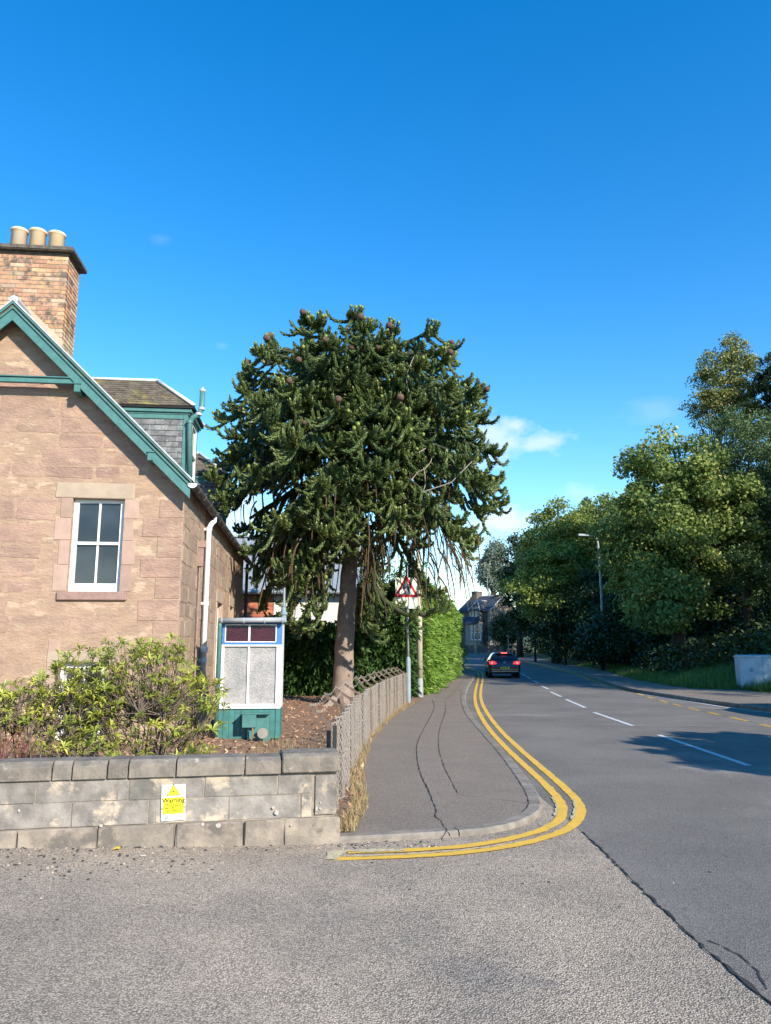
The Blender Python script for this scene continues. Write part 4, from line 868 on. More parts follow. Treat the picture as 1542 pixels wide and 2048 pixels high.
for px, py, r in ((553, 1624, .019), (546, 1614, .012), (633, 1615, .012), (640, 1616, .01), (632, 1619, .008), (437, 1649, .02), (406, 1647, .015), (203, 1650, .013), (40, 1620, .011), (582, 1649, .008), (641, 1604, .008)):
    q = wp(px, py); b = MB(); n = 11; yy = -.0225 if q.z > z23 else -.031
    b.add([(q.x, yy, q.z)] + [(q.x + r * random.uniform(.75, 1.15) * math.cos(2 * math.pi * k / n), yy, q.z + r * random.uniform(.75, 1.15) * math.sin(2 * math.pi * k / n)) for k in range(n)], [(0, k + 1, (k + 1) % n + 1) for k in range(n)])
    b.build('lichen_patch', M['lichen'], gwall)
# CCTV warning sign on the wall
sq = [wp(*p) for p in ((322, 1642), (370, 1641), (373, 1568), (325, 1570))]; sw = sq[1].x - sq[0].x; sh = sq[3].z - sq[0].z
c, s_ = math.cos(WA), math.sin(WA)
lx_, ly_ = sq[0].x, -.014
sgn = thing('warning_sign', 'white and yellow Warning sign about CCTV fixed to the grey stone wall', 'sign', (WO[0] + lx_ * c - ly_ * s_, WO[1] + lx_ * s_ + ly_ * c, sq[0].z), WA)
sgn.rotation_euler = (0, R(-1.5), WA)
P0 = lambda a, b_: (a * sw, (1 - b_) * sh)
b = MB(); b.box(0, sw, 0, .006, 0, sh); b.build('sign_plate', M['sign_white'], sgn, bev=.0015)
b = MB(); b.box(.07 * sw, .95 * sw, -.0015, 0, .185 * sh, .645 * sh); b.build('yellow_panel', M['sign_yellow'], sgn)
def tri(name, cx, cz, r, m, y, rr=1.0, bulge=0, par=sgn): b = MB(); b.prism([(cx + r * math.sin(w), y, cz + r * rr * math.cos(w)) for w in (0, 2 * math.pi / 3, 4 * math.pi / 3)], (0, .001, 0)); return b.build(name, m, par)
tri('triangle_border', .5 * sw, .80 * sh, .062, M['sign_text'], -.0012); tri('triangle_field', .5 * sw, .80 * sh, .052, M['sign_yellow'], -.0026)
b = MB(); b.prism([(.42 * sw, -.004, .805 * sh), (.52 * sw, -.004, .845 * sh), (.53 * sw, -.004, .81 * sh), (.50 * sw, -.004, .79 * sh)], (0, .001, 0)); b.box(.53 * sw, .60 * sw, -.004, -.003, .775 * sh, .783 * sh); b.box(.60 * sw, .61 * sw, -.004, -.003, .76 * sh, .80 * sh); b.build('camera_symbol', M['sign_text'], sgn)
text('Warning', .050, M['sign_text'], sgn, (.51 * sw, -.0022, .505 * sh), 'lettering', bold=.0012)
b = MB(); b.box(.1 * sw, .93 * sw, -.0026, -.0016, .462 * sh, .468 * sh); b.build('rule_line', M['sign_text'], sgn)
for k, t in enumerate(('This area is', 'under 24hr CCTV', 'surveillance')): text(t, .025, M['sign_text'], sgn, (.51 * sw, -.0022, (.395 - k * .072) * sh), 'lettering', bold=.0004)
b = MB(); b.tube([(.2 * sw, -.0012, .1 * sh), (.2 * sw, -.0004, .1 * sh)], .017, 20); b.build('round_logo', M['sign_slate'], sgn)
text('M', .024, M['sign_white'], sgn, (.19 * sw, -.0016, .073 * sh), 'logo_letter', bold=.0008); text('McKenna', .026, M['sign_slate'], sgn, (.62 * sw, -.001, .095 * sh), 'lettering', sx=.95); 
for a, c2 in ((.08, .95), (.92, .96), (.07, .05), (.93, .07)): b = MB(); b.tube([(a * sw, -.003, c2 * sh), (a * sw, 0, c2 * sh)], .004, 8); b.build('screw', M['grey_pole'], sgn)
# ================================================================== CHAIN-LINK FENCE
fl = [Vector((-.47, 7.15, 0)), Vector((-.44, 9.3, 0)), Vector((-.38, 11.6, 0)), Vector((-.24, 13.8, 0)), Vector((-.03, 16.4, 0)), Vector((.28, 19.0, 0)), Vector((.56, 21.3, 0))]
FP = arc(chaikin(fl, 2), .036); FNv = [(q - p) for p, q in zip(FP, offs(FP, 1.0))]
fz = .84
fence = thing('chain_link_fence', 'low rusty chain-link fence with leaning barbed wire arms along the pavement', 'fence', (fl[0].x, fl[0].y, 0))
def fpt(i, z, sag=0.0):
    p = FP[min(i, len(FP) - 1)]; nv = FNv[min(i, len(FP) - 1)]; w = .028 * math.sin(i * .42 + 1.2 * z) + .02 * math.sin(i * .13) + sag
    return Vector((p.x - nv.x * w * -1, p.y - nv.y * w * -1, z))
nst = len(FP); lv = 20; dzf = fz / lv
Vf, Ff = [], []
def strand(a, b, r=.003):
    t = (b - a).normalized(); u_ = t.cross(Vector((0, 1, .2))).normalized() * r; v_ = t.cross(u_).normalized() * r; o = len(Vf)
    for p in (a, b):
        for k in range(3): Vf.append(p + u_ * math.cos(k * 2.094) + v_ * math.sin(k * 2.094))
    for k in range(3): Ff.append((o + k, o + (k + 1) % 3, o + 3 + (k + 1) % 3, o + 3 + k))
for i in range(nst - 1):
    for j in range(lv):
        z0_, z1_ = .07 + j * dzf, .07 + (j + 1) * dzf
        if (i + j) % 2: strand(fpt(i, z0_), fpt(i + 1, z1_, .006))
        else: strand(fpt(i, z1_), fpt(i + 1, z0_, -.006))
b = MB(); b.v = [tuple(v) for v in Vf]; b.f = Ff; b.m = [0] * len(Ff); tag(b.build('wire_mesh', M['wire'], fence, world=True), kind='stuff')
for z in (.09, .5, .90): b = MB(); b.tube([fpt(i, z) for i in range(0, nst, 2)], .004, 4); b.build('line_wire', M['wire'], fence, world=True)
posts = [0] + [int(q * (nst - 2)) for q in (.13, .23, .32, .41, .49, .57, .65, .73, .80, .87, .94, 1)]; tips = []
for n_, i in enumerate(posts):
    p, nv = FP[min(i, nst - 1)], FNv[min(i, nst - 1)]; o = Vector((nv.x, nv.y, 0)) * .05; q = p + o
    b = MB(); sx_ = .022
    b.box(q.x - sx_, q.x + sx_, q.y - .005, q.y + .005, H(q.x, q.y) + .0, fz + .10); b.box(q.x - sx_, q.x - sx_ + .008, q.y + .005, q.y + .04, H(q.x, q.y), fz + .10); b.build('fence_post', M['rust'], fence, world=True)
    lean = .19 + random.uniform(-.03, .03); tip = q + Vector((nv.x * lean - random.uniform(0, .03), nv.y * lean, 0)); zb_ = fz + .06; zt3 = fz + .24 + random.uniform(-.03, .03)
    b = MB(); d_ = Vector((0, 1, 0)) * .004; e_ = Vector((.5, 0, .8)) * .017
    b.prism([Vector((q.x, q.y, zb_)) - e_, Vector((q.x, q.y, zb_)) + e_, Vector((tip.x, tip.y, zt3)) + e_, Vector((tip.x, tip.y, zt3)) - e_], (0, .006, 0)); b.build('barbed_wire_arm', M['rust'], fence, world=True); tips.append((q, tip, zb_, zt3))
for f_ in (.98, .62):
    pts = []
    for (q, t, a, c2), (q2, t2, a2, c3) in zip(tips, tips[1:]):
        s0 = q.lerp(t, f_); s0.z = a + (c2 - a) * f_ + .02; s1 = q2.lerp(t2, f_); s1.z = a2 + (c3 - a2) * f_ + .02
        for k in range(8): m_2 = s0.lerp(s1, k / 8); m_2.z -= .05 * math.sin(math.pi * k / 8); pts.append(m_2)
    b = MB(); b.tube(pts, .002, 4)
    for i in range(0, len(pts)): p = pts[i]; b.tube([p + Vector((.01, .0, .012)), p - Vector((.01, 0, .012))], .0015, 3); b.tube([p + Vector((-.01, .0, .012)), p - Vector((-.01, 0, .012))], .0015, 3)
    b.build('barbed_wire', M['wire'], fence, world=True)
for i in range(4, nst - 2, 9):
    p, nv = FP[i], FNv[i]; b = MB(); o_ = nv * .035; b.tube([(p.x + o_.x, p.y + o_.y, .03), (p.x + o_.x + random.uniform(-.015, .015), p.y + o_.y, fz + .06)], .007, 5); b.build('dropper', M['rust'], fence, world=True)
q = D(669, 1500, 7.05); b = MB(); b.box(q.x - .018, q.x + .018, 7.03, 7.07, .1, .90); o = b.build('metal_stake', M['post_dark']); tag(o, 'short black metal stake at the near end of the chain-link fence', 'stake')
# ================================================================== SCHOOL SIGN AND LAMP COLUMNS
def P2(px, py, d): v = D(px, py, d); return v
sp = Vector((.64, 21.53, 0)); gz = .09
sg = thing('school_warning_sign', 'grey post with a square sign showing a red triangle and two running children', 'road sign', (sp.x, sp.y, 0))
b = MB(); b.lathe((0, 0, gz - .1), [(.068, 0), (.068, 1.27), (.05, 1.33), (.032, 1.36)], 16); b.build('post_base', M['pole_blue'], sg, smooth=False)
b = MB(); b.tube([(0, 0, 1.3), (-.03, 0, 4.0)], .034, 12); b.build('post', M['grey_pole'], sg, smooth=True)
s0, s1 = D(791, 1215, 21.4), D(836, 1155, 21.4); bw_ = s1.x - s0.x; bhh = s1.z - s0.z; bl = thing  # board in local frame
bo = MB(); X0, Z0 = s0.x - sp.x, s0.z; pts = []
for cx_, cz_, a0 in ((X0 + .04, Z0 + .04, 180), (X0 + bw_ - .04, Z0 + .04, 270), (X0 + bw_ - .04, Z0 + bhh - .04, 0), (X0 + .04, Z0 + bhh - .04, 90)):
    for k in range(4): w = R(a0 + k * 30); pts.append((cx_ + .04 * math.cos(w), -.06, cz_ + .04 * math.sin(w)))
bo.prism(pts, (0, .012, 0)); brd = bo.build('sign_board', M['sign_flu'], sg)
def rtri(name, cx, cz, h, rad, y, m, par):
    pts = []; c3_ = [(cx, cz + h * .62 - rad), (cx - h * .55 + rad * .9, cz - h * .34 + rad * .1), (cx + h * .55 - rad * .9, cz - h * .34 + rad * .1)]
    for (x, z), a0 in zip(c3_, (30, 150, 270)):
        for k in range(5): w = R(a0 + k * 30); pts.append((x + rad * math.cos(w), y, z + rad * math.sin(w)))
    b = MB(); b.prism(pts, (0, .002, 0)); return b.build(name, m, par)
tcx, tcz = X0 + bw_ * .49, Z0 + bhh * .62; rtri('red_triangle', tcx, tcz, .60, .035, -.0625, M['sign_red'], brd); rtri('white_triangle', tcx, tcz - .008, .42, .004, -.065, M['sign_white'], brd)
def child(x, z, s, skirt):
    b = MB(); y = -.0675; e = (0, .002, 0); P_ = lambda L: [(x + a * s, y, z + c * s) for a, c in L]
    b.prism(P_([(.05 * math.cos(k * .785), .43 + .055 * math.sin(k * .785)) for k in range(8)]), e)
    b.prism(P_([(-.04, .37), (.05, .37), (.06, .2), (.09, .12) if skirt else (.05, .16), (-.09, .12) if skirt else (-.05, .16), (-.05, .2)]), e)
    for L in ([(-.05, .15), (-.0, .15), (-.10, -.0), (-.19, -.12), (-.22, -.10), (-.13, .03)], [(.0, .15), (.06, .15), (.10, .02), (.13, -.14), (.09, -.14), (.05, .0)], [(.04, .36), (.05, .32), (.14, .24), (.21, .22), (.21, .25), (.15, .28)], [(-.04, .36), (-.05, .31), (-.12, .24), (-.19, .19), (-.20, .22), (-.14, .28)]): b.prism(P_(L), e)
    b.build('running_child_symbol', M['sign_black'], brd)
child(tcx + .04, tcz - .09, .5, True); child(tcx - .075, tcz - .09, .40, False)
for z in (Z0 + .15, Z0 + bhh - .15): b = MB(); b.box(-.05, .05, -.047, .03, z, z + .03); b.build('sign_clamp', M['grey_pole'], sg)
b = MB(); q0, q1 = D(817, 1217, 21.5), D(836, 1213, 21.5); b.box(q0.x - sp.x, q1.x - sp.x + .12, -.055, -.045, q0.z, q1.z); b.build('lower_plate', M['sign_white'], sg)
lp = Vector((1.08, 24.13, 0))
lc = thing('lamp_column', 'tall cream and grey lamp column rising through the monkey puzzle crown', 'street lamp', (lp.x, lp.y, 0))
b = MB(); b.lathe((0, 0, 0), [(.105, 0), (.10, .65)], 16); b.build('column_foot', M['grey_pole'], lc)
b = MB(); b.tube([(0, 0, .65), (0, 0, 2.6), (-.02, 0, 6.2)], [.098, .085, .06], 16); b.build('column', M['pole_cream'], lc, smooth=True)
b = MB(); b.tube([(-.02, 0, 6.2), (.1, 0, 6.45), (.5, 0, 6.6), (.9, 0, 6.6)], .035, 8); b.build('bracket_arm', M['pole_cream'], lc); b = MB(); b.box(.8, 1.35, -.13, .13, 6.52, 6.66); b.build('lantern', M['grey_pole'], lc, bev=.03)
b = MB(); b.lathe((0, 0, 2.15), [(.09, 0), (.10, .01), (.10, .05), (.09, .06)], 12); b.build('strap', M['post_dark'], lc)
def lamp2(x, y, label, h=9.6, z0=0):
    t = thing('street_lamp', label, 'street lamp', (x, y, 0))
    b = MB(); b.tube([(0, 0, z0), (0, 0, h - 4), (-.05, 0, h - .6), (-.12, 0, h - .25), (-.35, 0, h - .05), (-.75, 0, h)], [.11, .085, .065, .06, .055, .05], 10); b.build('column', M['grey_pole'], t, smooth=True)
    b = MB(); b.prism([(-.7, -.12, h - .06), (-.7, .12, h - .06), (-.7, .1, h + .09), (-.7, -.1, h + .09)], (-.7, 0, .03)); b.build('lantern', M['grey_pole'], t, bev=.02); return t
lamp2(14.8, 51.6, 'tall slim street lamp with a curved arm in front of the dark trees', h=D(1198, 1071, 51.6).z, z0=.1)
t = thing('marker_post', 'thin pale post on the verge before the distant stone house', 'post', (14.2, 88, 0)); b = MB(); b.tube([(0, 0, .5), (.0, 0, 3.0)], .05, 8); b.build('post', M['grey_pole'], t); b = MB(); b.box(-.18, .12, -.02, .02, 2.75, 3.0); b.build('sign_plate', M['grey_pole'], t)
b = MB(); b.lathe((12.9, 76.5, H(12.9, 76.5)), [(.12, 0), (.12, .9), (.10, 1.0), (.0, 1.05)], 10); tag(b.build('bollard', M['black']), 'small dark bollard by the kerb beyond the black car', 'bollard')
# ================================================================== ROADSIDE CABINET
cp = Vector((12.62, 27.3, 0)); cz = .13
cabn = thing('utility_cabinet', 'pale grey two-door utility cabinet at the edge of the grass verge', 'cabinet', (cp.x, cp.y, 0), R(-9))
b = MB(); b.box(.03, 1.52, .03, .5, cz - .1, cz + .11); b.build('plinth', M['cab'], cabn, bev=.006); b = MB(); b.box(.0, 1.56, .022, .54, cz + .112, cz + 1.12); b.build('body', M['cab'], cabn, bev=.006)
b = MB(); b.prism([(-.02, -.01, cz + 1.122), (-.02, .56, cz + 1.122), (-.02, .56, cz + 1.17), (-.02, .27, cz + 1.215), (-.02, -.01, cz + 1.17)], (1.6, 0, 0)); b.build('lid', M['cab'], cabn, bev=.005)
for a, c2 in ((.012, .772), (.788, 1.548)):
    b = MB(); b.box(a, c2, .0, .02, cz + .125, cz + 1.105); d_ = b.build('door', M['cab'], cabn, bev=.004); b = MB(); b.box((a + c2) / 2 - .05, (a + c2) / 2 + .05, -.012, -.001, cz + .66, cz + .77); b.build('handle', M['grey_pole'], d_); b = MB(); b.box((a + c2) / 2 - .06, (a + c2) / 2 + .06, -.008, -.0, cz + .635, cz + .65); b.build('lock_bar', M['post_dark'], d_)
# ================================================================== CARS
def car(name, label, loc, rz, paint, lit=True):
    t = thing(name, label, 'car', loc, rz)
    ST = [  # y, (halfwidth,z) x7 from sill to roof centre
     (-.02, [(.70, .30), (.76, .36), (.79, .52), (.78, .62), (.70, .64), (.40, .65), (0, .655)]),
     (.05, [(.76, .24), (.83, .34), (.875, .60), (.86, .86), (.76, .93), (.45, .955), (0, .96)]),
     (.14, [(.78, .22), (.86, .33), (.895, .62), (.875, .92), (.74, 1.02), (.45, 1.05), (0, 1.06)]),
     (.42, [(.80, .20), (.88, .32), (.905, .64), (.88, .95), (.67, 1.27), (.50, 1.31), (0, 1.33)]),
     (.62, [(.80, .20), (.885, .32), (.905, .64), (.88, .95), (.63, 1.37), (.50, 1.41), (0, 1.43)]),
     (1.1, [(.80, .20), (.885, .32), (.90, .64), (.88, .95), (.62, 1.42), (.50, 1.455), (0, 1.47)]),
     (2.0, [(.80, .20), (.885, .32), (.90, .64), (.885, .94), (.62, 1.42), (.50, 1.455), (0, 1.475)]),
     (2.6, [(.80, .20), (.885, .32), (.90, .64), (.885, .93), (.62, 1.34), (.48, 1.375), (0, 1.395)]),
     (3.3, [(.80, .20), (.885, .32), (.90, .63), (.88, .88), (.80, .93), (.50, .98), (0, 1.0)]),
     (3.9, [(.78, .22), (.87, .33), (.88, .60), (.83, .78), (.70, .84), (.45, .87), (0, .88)]),
     (4.2, [(.68, .28), (.74, .36), (.74, .55), (.70, .66), (.60, .70), (.40, .72), (0, .73)])]
    b = MB(); vs = []; n = 13
    for y, P in ST:
        row = [(x, y, z) for x, z in P] + [(-x, y, z) for x, z in P[-2::-1]]; vs += row
    fs, ms = [], []
    for i in range(len(ST) - 1):
        for j in range(n - 1):
            fs.append((i * n + j, (i + 1) * n + j, (i + 1) * n + j + 1, i * n + j + 1)); g = (j in (3, 8)) and 3 <= i <= 6 or (7 == i and j in (4, 5, 6, 7)) ; ms.append(1 if g else 0)
    b.add(vs, fs); b.m = ms; b.add([vs[j] for j in range(n)], [tuple(range(n))], 0); b.add([vs[-n + j] for j in range(n)], [tuple(range(n - 1, -1, -1))], 0); b.add([vs[0], vs[n - 1], vs[-1], vs[-n]], [(0, 1, 2, 3)], 0)
    body = b.build('body', [paint, M['car_glass']], t, smooth=True)
    mo = body.modifiers.new('s', 'SUBSURF'); mo.levels = 1; mo.render_levels = 2
    q = MB(); q.add([(-.60, .150, 1.075), (.60, .150, 1.075), (.47, .455, 1.345), (-.47, .455, 1.345), (-.60, .17, 1.06), (.60, .17, 1.06), (.47, .48, 1.33), (-.47, .48, 1.33)], [(0, 1, 2, 3), (0, 4, 5, 1), (1, 5, 6, 2), (3, 2, 6, 7), (0, 3, 7, 4)]); q.build('rear_window', M['car_glass'], t)
    q = MB(); q.box(-.52, .52, .36, .62, 1.405, 1.435); q.build('spoiler', paint, t, bev=.012); q = MB(); q.box(-.17, .17, .345, .36, 1.395, 1.425); q.build('brake_light', M['lamp_pink'] if lit else M['lamp_red'], t, bev=.004)
    q = MB(); q.tube([(-.02, .12, 1.11), (-.33, .17, 1.13)], .012, 5); q.build('wiper', M['black'], t); q = MB(); q.tube([(.0, .7, 1.45), (0, .62, 1.62)], .008, 5); q.build('aerial', M['black'], t)
    for s in (-1, 1):
        q = MB(); q.prism([(s * .46, .02, .80), (s * .84, .045, .78), (s * .87, .10, .93), (s * .70, .05, .97), (s * .50, .02, .91)], (0, -.03, 0)); l = q.build('tail_light', M['lamp_red'], t, bev=.006)
        q = MB(); q.lathe((0, 0, 0), [(.055, 0), (.05, .012)], 12); w = q.build('lamp_lens', M['lamp_pink'] if lit else M['sign_red'], l); w.location = (s * .71, -.005, .865); w.rotation_euler = (R(90), 0, 0)
        q = MB(); q.prism([(s * .88, 2.75, .98), (s * .98, 2.72, .97), (s * 1.04, 2.74, 1.03), (s * 1.03, 2.74, 1.12), (s * .90, 2.76, 1.13)], (0, .12, 0)); q.build('wing_mirror', paint, t, bev=.015)
        for y in (.85, 3.35):
            q = MB(); q.tube([(s * .66, y, .32), (s * .885, y, .32)], .32, 24); wh = q.build('wheel', M['rubber'], t, bev=.0); q = MB(); q.tube([(s * .885, y, .32), (s * .895, y, .32)], .21, 16); q.build('rim', M['alloy'], wh)
        q = MB(); q.tube([(s * .45, -.03, .33), (s * .45, .1, .33)], .035, 10); q.build('exhaust', M['chrome'], t)
        q = MB(); q.prism([(s * .55, -.0, .75) , (s * .55, -.0, .75)][:1] + [(s * .62, 4.18, .62), (s * .45, 4.235, .6), (s * .45, 4.235, .54), (s * .62, 4.18, .53)], (0, .02, 0)) if False else q.box(min(s * .45, s * .66), max(s * .45, s * .66), 4.12, 4.2, .56, .66); q.build('headlight', M['glass_obs'], t, bev=.01)
    q = MB(); q.box(-.74, .74, -.055, -.0, .47, .485); q.box(-.74, .74, -.05, -.0, .38, .395); q.build('bumper_trim', M['alloy'], t); q = MB(); q.box(-.62, .62, -.035, .03, .25, .36); q.build('bumper_valance', M['black'], t, bev=.01)
    q = MB(); q.box(-.265, .265, -.062, -.045, .52, .64); pl = q.build('number_plate', M['plate'], t, bev=.004); text('SP63 AYJ', .105, M['sign_text'], pl, (0, -.063, .543), 'plate_characters', bold=.003)
    q = MB(); q.tube([(0, .02, .89), (0, -.012, .885)], .075, 20); bd = q.build('badge', M['chrome'], t); q = MB(); q.tube([(0, -.0125, .885), (0, -.014, .885)], .06, 18); q.build('badge_field', M['sign_slate'], bd)
    for a in ((-.045, .93, -.015, .84), (-.015, .84, 0, .885), (0, .885, .015, .84), (.015, .84, .045, .93), (-.02, .94, 0, .90), (0, .90, .02, .94)): q = MB(); q.tube([(a[0], -.016, a[1]), (a[2], -.016, a[3])], .006, 4); q.build('badge_letter', M['chrome'], bd)
    return t
car('hatchback_car', 'black hatchback driving away with its red brake lights lit', (6.29, 40.35, .0), R(-4), M['car_paint']).scale = (.93, .93, .93)
paint2 = mat('grey_car_paint', (.09, .10, .11), rough=.2, spec=.6)
car('parked_car', 'dark grey parked car at the right edge of the frame, mostly out of view', (10.92, 15.75, .0), 0, paint2, lit=False)
# ================================================================== DISTANT HOUSE
FA = R(50); FO = (13.75, 100.0); fp = lambda px, py, a, v: hit(px, py, FO, FA, a, v); fz0 = H(*FO)
fh = thing('distant_stone_house', 'two-storey stone house with slate roof and bay windows beyond the bend', 'house', (FO[0], FO[1], 0), FA)
ev = fp(975, 1219, 0, 0).z; apx = fp(1005, 1191, 1, 0); gw = 2 * apx.x; fl_ = fp(945, 1193, 0, apx.x).y
b = MB(); b.add([(0, 0, fz0 - .5), (gw, 0, fz0 - .5), (gw, 0, ev), (apx.x, 0, apx.z - .15), (0, 0, ev), (0, fl_, fz0 - .5), (gw, fl_, fz0 - .5), (gw, fl_, ev), (apx.x, fl_, apx.z - .15), (0, fl_, ev)], [(0, 1, 2, 3, 4), (9, 8, 7, 6, 5), (0, 4, 9, 5), (1, 6, 7, 2)]); b.build('wall', M['far_wall'], fh)
b = MB(); o_ = .35; rs = (apx.z - ev) / apx.x
b.add([(-o_, -.2, ev - o_ * rs), (-o_, fl_ + .2, ev - o_ * rs), (apx.x, fl_ + .2, apx.z), (apx.x, -.2, apx.z), (gw + o_, -.2, ev - o_ * rs), (gw + o_, fl_ + .2, ev - o_ * rs), (-o_, -.2, ev - o_ * rs - .15), (apx.x, -.2, apx.z - .15), (gw + o_, -.2, ev - o_ * rs - .15)], [(0, 3, 2, 1), (3, 4, 5, 2), (0, 6, 7, 3), (3, 7, 8, 4)]); rf = b.build('roof', M['far_slate'], fh)
b = MB(); b.tube([(apx.x, -.2, apx.z + .03), (apx.x, fl_ + .2, apx.z + .03)], .09, 6); b.tube([(-o_, -.22, ev - o_ * rs + .02), (apx.x, -.22, apx.z + .02)], .07, 6); b.tube([(gw + o_, -.22, ev - o_ * rs + .02), (apx.x, -.22, apx.z + .02)], .07, 6); b.build('ridge_flashing', M['lead'], rf)
for yy in (.0, fl_ - 1.2): b = MB(); b.box(apx.x - .7, apx.x + .7, yy + .05, yy + .9, apx.z - .9, apx.z + (.6 if yy else -.0)); b.box(apx.x - .8, apx.x + .8, yy, yy + .95, apx.z + (.6 if yy else 0), apx.z + (.72 if yy else .12)); b.build('chimney', M['far_wall'], fh)
b = MB(); q = fp(948, 1160, 1, fl_ - 2); b.tube([(apx.x, fl_ - 2.5, apx.z), (apx.x, fl_ - 2.5, apx.z + 2.9)], .035, 5)
for k in (2.6, 2.0): b.tube([(apx.x - .7, fl_ - 2.5, apx.z + k), (apx.x + .7, fl_ - 2.5, apx.z + k)], .025, 4)
b.build('television_aerial', M['grey_pole'], fh)
k = 0; z = fz0
while z < ev - .3:                                            # quoins on the near corner
    w = [.5, .32][k % 2]; b = MB(); b.box(-.03, w, -.03, -.001, z + .01, z + .36); b.box(-.03, -.001, -.03, .82 - w, z + .01, z + .36); b.build('quoin', M['far_stone'], fh); z += .37; k += 1
def fwin(y0, y1, z0, z1, x=0.0, par=fh):
    fr = MB(); fr.box(x - .09, x - .003, y0 - .18, y1 + .18, z0 - .2, z0); fr.box(x - .09, x - .003, y0 - .18, y1 + .18, z1, z1 + .25); fr.box(x - .09, x - .003, y0 - .18, y0, z0, z1); fr.box(x - .09, x - .003, y1, y1 + .18, z0, z1); f = fr.build('window_surround', M['far_stone'], par)
    g = MB(); g.box(x - .05, x - .03, y0 + .09, y1 - .09, z0 + .09, z1 - .09); g.build('pane', M['glass'], f)
    s = MB(); s.box(x - .06, x - .02, y0, y0 + .09, z0, z1); s.box(x - .06, x - .02, y1 - .09, y1, z0, z1); s.box(x - .06, x - .02, y0 + .09, y1 - .09, z0, z0 + .09); s.box(x - .06, x - .02, y0 + .09, y1 - .09, z1 - .09, z1); s.box(x - .058, x - .02, y0 + .09, y1 - .09, (z0 + z1) / 2 - .03, (z0 + z1) / 2 + .03); s.build('sash', M['white'], f)
yl = lambda px: fp(px, 1225, 0, 0).y
zh = lambda py: fp(945, py, 0, 0).z
for a, c2 in ((943.5, 940), (956, 952), (961.5, 958)): fwin(yl(a), yl(c2), zh(1234), zh(1218.5), -.02 if a < 950 else -.9)
# bay with its hipped top, lean-to band and ground-floor windows
ya, yb_ = yl(965), yl(949.5)
b = MB(); b.box(-.9, -.001, ya, yb_, fz0 - .3, ev - .1); b.build('bay_wall', M['far_stone'], fh)
b = MB(); ymm = (ya + yb_) / 2; b.add([(-1.2, ya - .3, ev - .15), (-1.2, yb_ + .3, ev - .15), (1.6, yb_ + .3, ev - .15), (1.6, ya - .3, ev - .15), (-.2, ymm, ev + 1.25), (2.2, ymm, ev + 1.25)], [(0, 1, 4), (1, 2, 5, 4), (3, 0, 4, 5), (3, 2, 1, 0)]); b.build('bay_roof', M['far_slate'], fh)
for p_, q_ in (((-1.2, ya - .3, ev - .12), (-.2, ymm, ev + 1.28)), ((-1.2, yb_ + .3, ev - .12), (-.2, ymm, ev + 1.28)), ((-.2, ymm, ev + 1.28), (2.2, ymm, ev + 1.28))): b = MB(); b.tube([p_, q_], .06, 5); b.build('hip_flashing', M['lead'], rf)
b = MB(); za = zh(1247); b.add([(-2.0, ya - .3, za), (-2.0, yl(932), za), (-.91, yl(932), za + .9), (-.91, ya - .3, za + .9), (-2.0, ya - .3, za - .15), (-2, yl(932), za - .15)], [(0, 1, 2, 3), (0, 4, 5, 1)]); b.build('porch_roof', M['far_slate'], fh)
b = MB(); b.box(-1.7, -.905, ya, yb_ + .4, fz0 - .3, za - .16); b.build('bay_base', M['far_stone'], fh)
for a, c2 in ((947, 942.5), (954.5, 949), (961.5, 956)): fwin(fp(a, 1265, 0, -1.7).y, fp(c2, 1265, 0, -1.7).y, zh(1280), zh(1252), -1.702)
b = MB(); b.tube([(-.12, .35, ev - .3), (-.12, .35, fz0)], .06, 6); b.build('downpipe', M['black'], fh)
b = MB(); b.box(-12, 10, -.15, .15, -.6, 1.05); fw_ = b.build('boundary_wall', M['far_wall'], None, bev=.03); fw_.location = (8.5, 99.4, H(9, 99)); fw_.rotation_euler = (0, 0, R(6)); tag(fw_, 'dark low stone wall along the road in front of the distant house', 'wall')
# ================================================================== LITTER AND WEEDS
b = MB(); b.add([(0, 0, .004), (.05, .005, .012), (.055, .03, .01), (.03, .035, .02), (.0, .025, .006)], [(0, 1, 2, 3, 4)]); o = b.build('wrapper', mat('yellow_wrapper', (.8, .52, .03), rough=.4)); q = G(225, 1702); o.location = (q.x, q.y, H(q.x, q.y) + .006); tag(o, 'scrap of yellow wrapper on the gravel by the wall', 'litter')
b = MB(); b.add([(0, 0, .004), (.06, .02, .014), (.065, .035, .01), (.01, .02, .01)], [(0, 1, 2, 3)]); o = b.build('wrapper', mat('blue_wrapper', (.35, .5, .62), rough=.3)); q = G(236, 1694); o.location = (q.x, q.y, H(q.x, q.y) + .006); tag(o, 'pale blue strip of litter beside the yellow wrapper', 'litter')
b = MB(); b.box(0, .045, 0, .02, 0, .014); o = b.build('paper_scrap', M['lichen'], None, bev=.005); q = G(279, 1715); o.location = (q.x, q.y, H(q.x, q.y) + .004); tag(o, 'small white scrap lying on the tarmac below the wall', 'litter')
wl_ = leafmat('weed_green', (.10, .22, .03), (.2, .36, .06), tr=.3)
for px, py, h, nn_, lb in ((634, 1684, .07, 46, 'bright green weed tuft at the foot of the wall end'), (583, 1682, .05, 20, 'small weed beside the dark joint in the wall base'), (535, 1674, .055, 16, 'thin sprig of weed left of the wall joint'), (432, 1684, .04, 14, 'tiny weed at the wall base below the warning sign'), (843, 1690, .03, 10, 'tiny weed in the kerb joint beside the yellow line')):
    q = G(px, py); C = np.array([q.x, q.y, H(q.x, q.y) + h * .45]) + RNG.normal(size=(nn_, 3)) * [h * .45, h * .25, h * .25]
    C[:, 2] = np.maximum(C[:, 2], H(q.x, q.y) + .005); o = npmesh('weed', quads(C, unit(nn_, .6), h * .3, h * .12), 4, wl_, off=(q.x, q.y, 0)); o.location = (q.x, q.y, 0); tag(o, lb, 'weed')
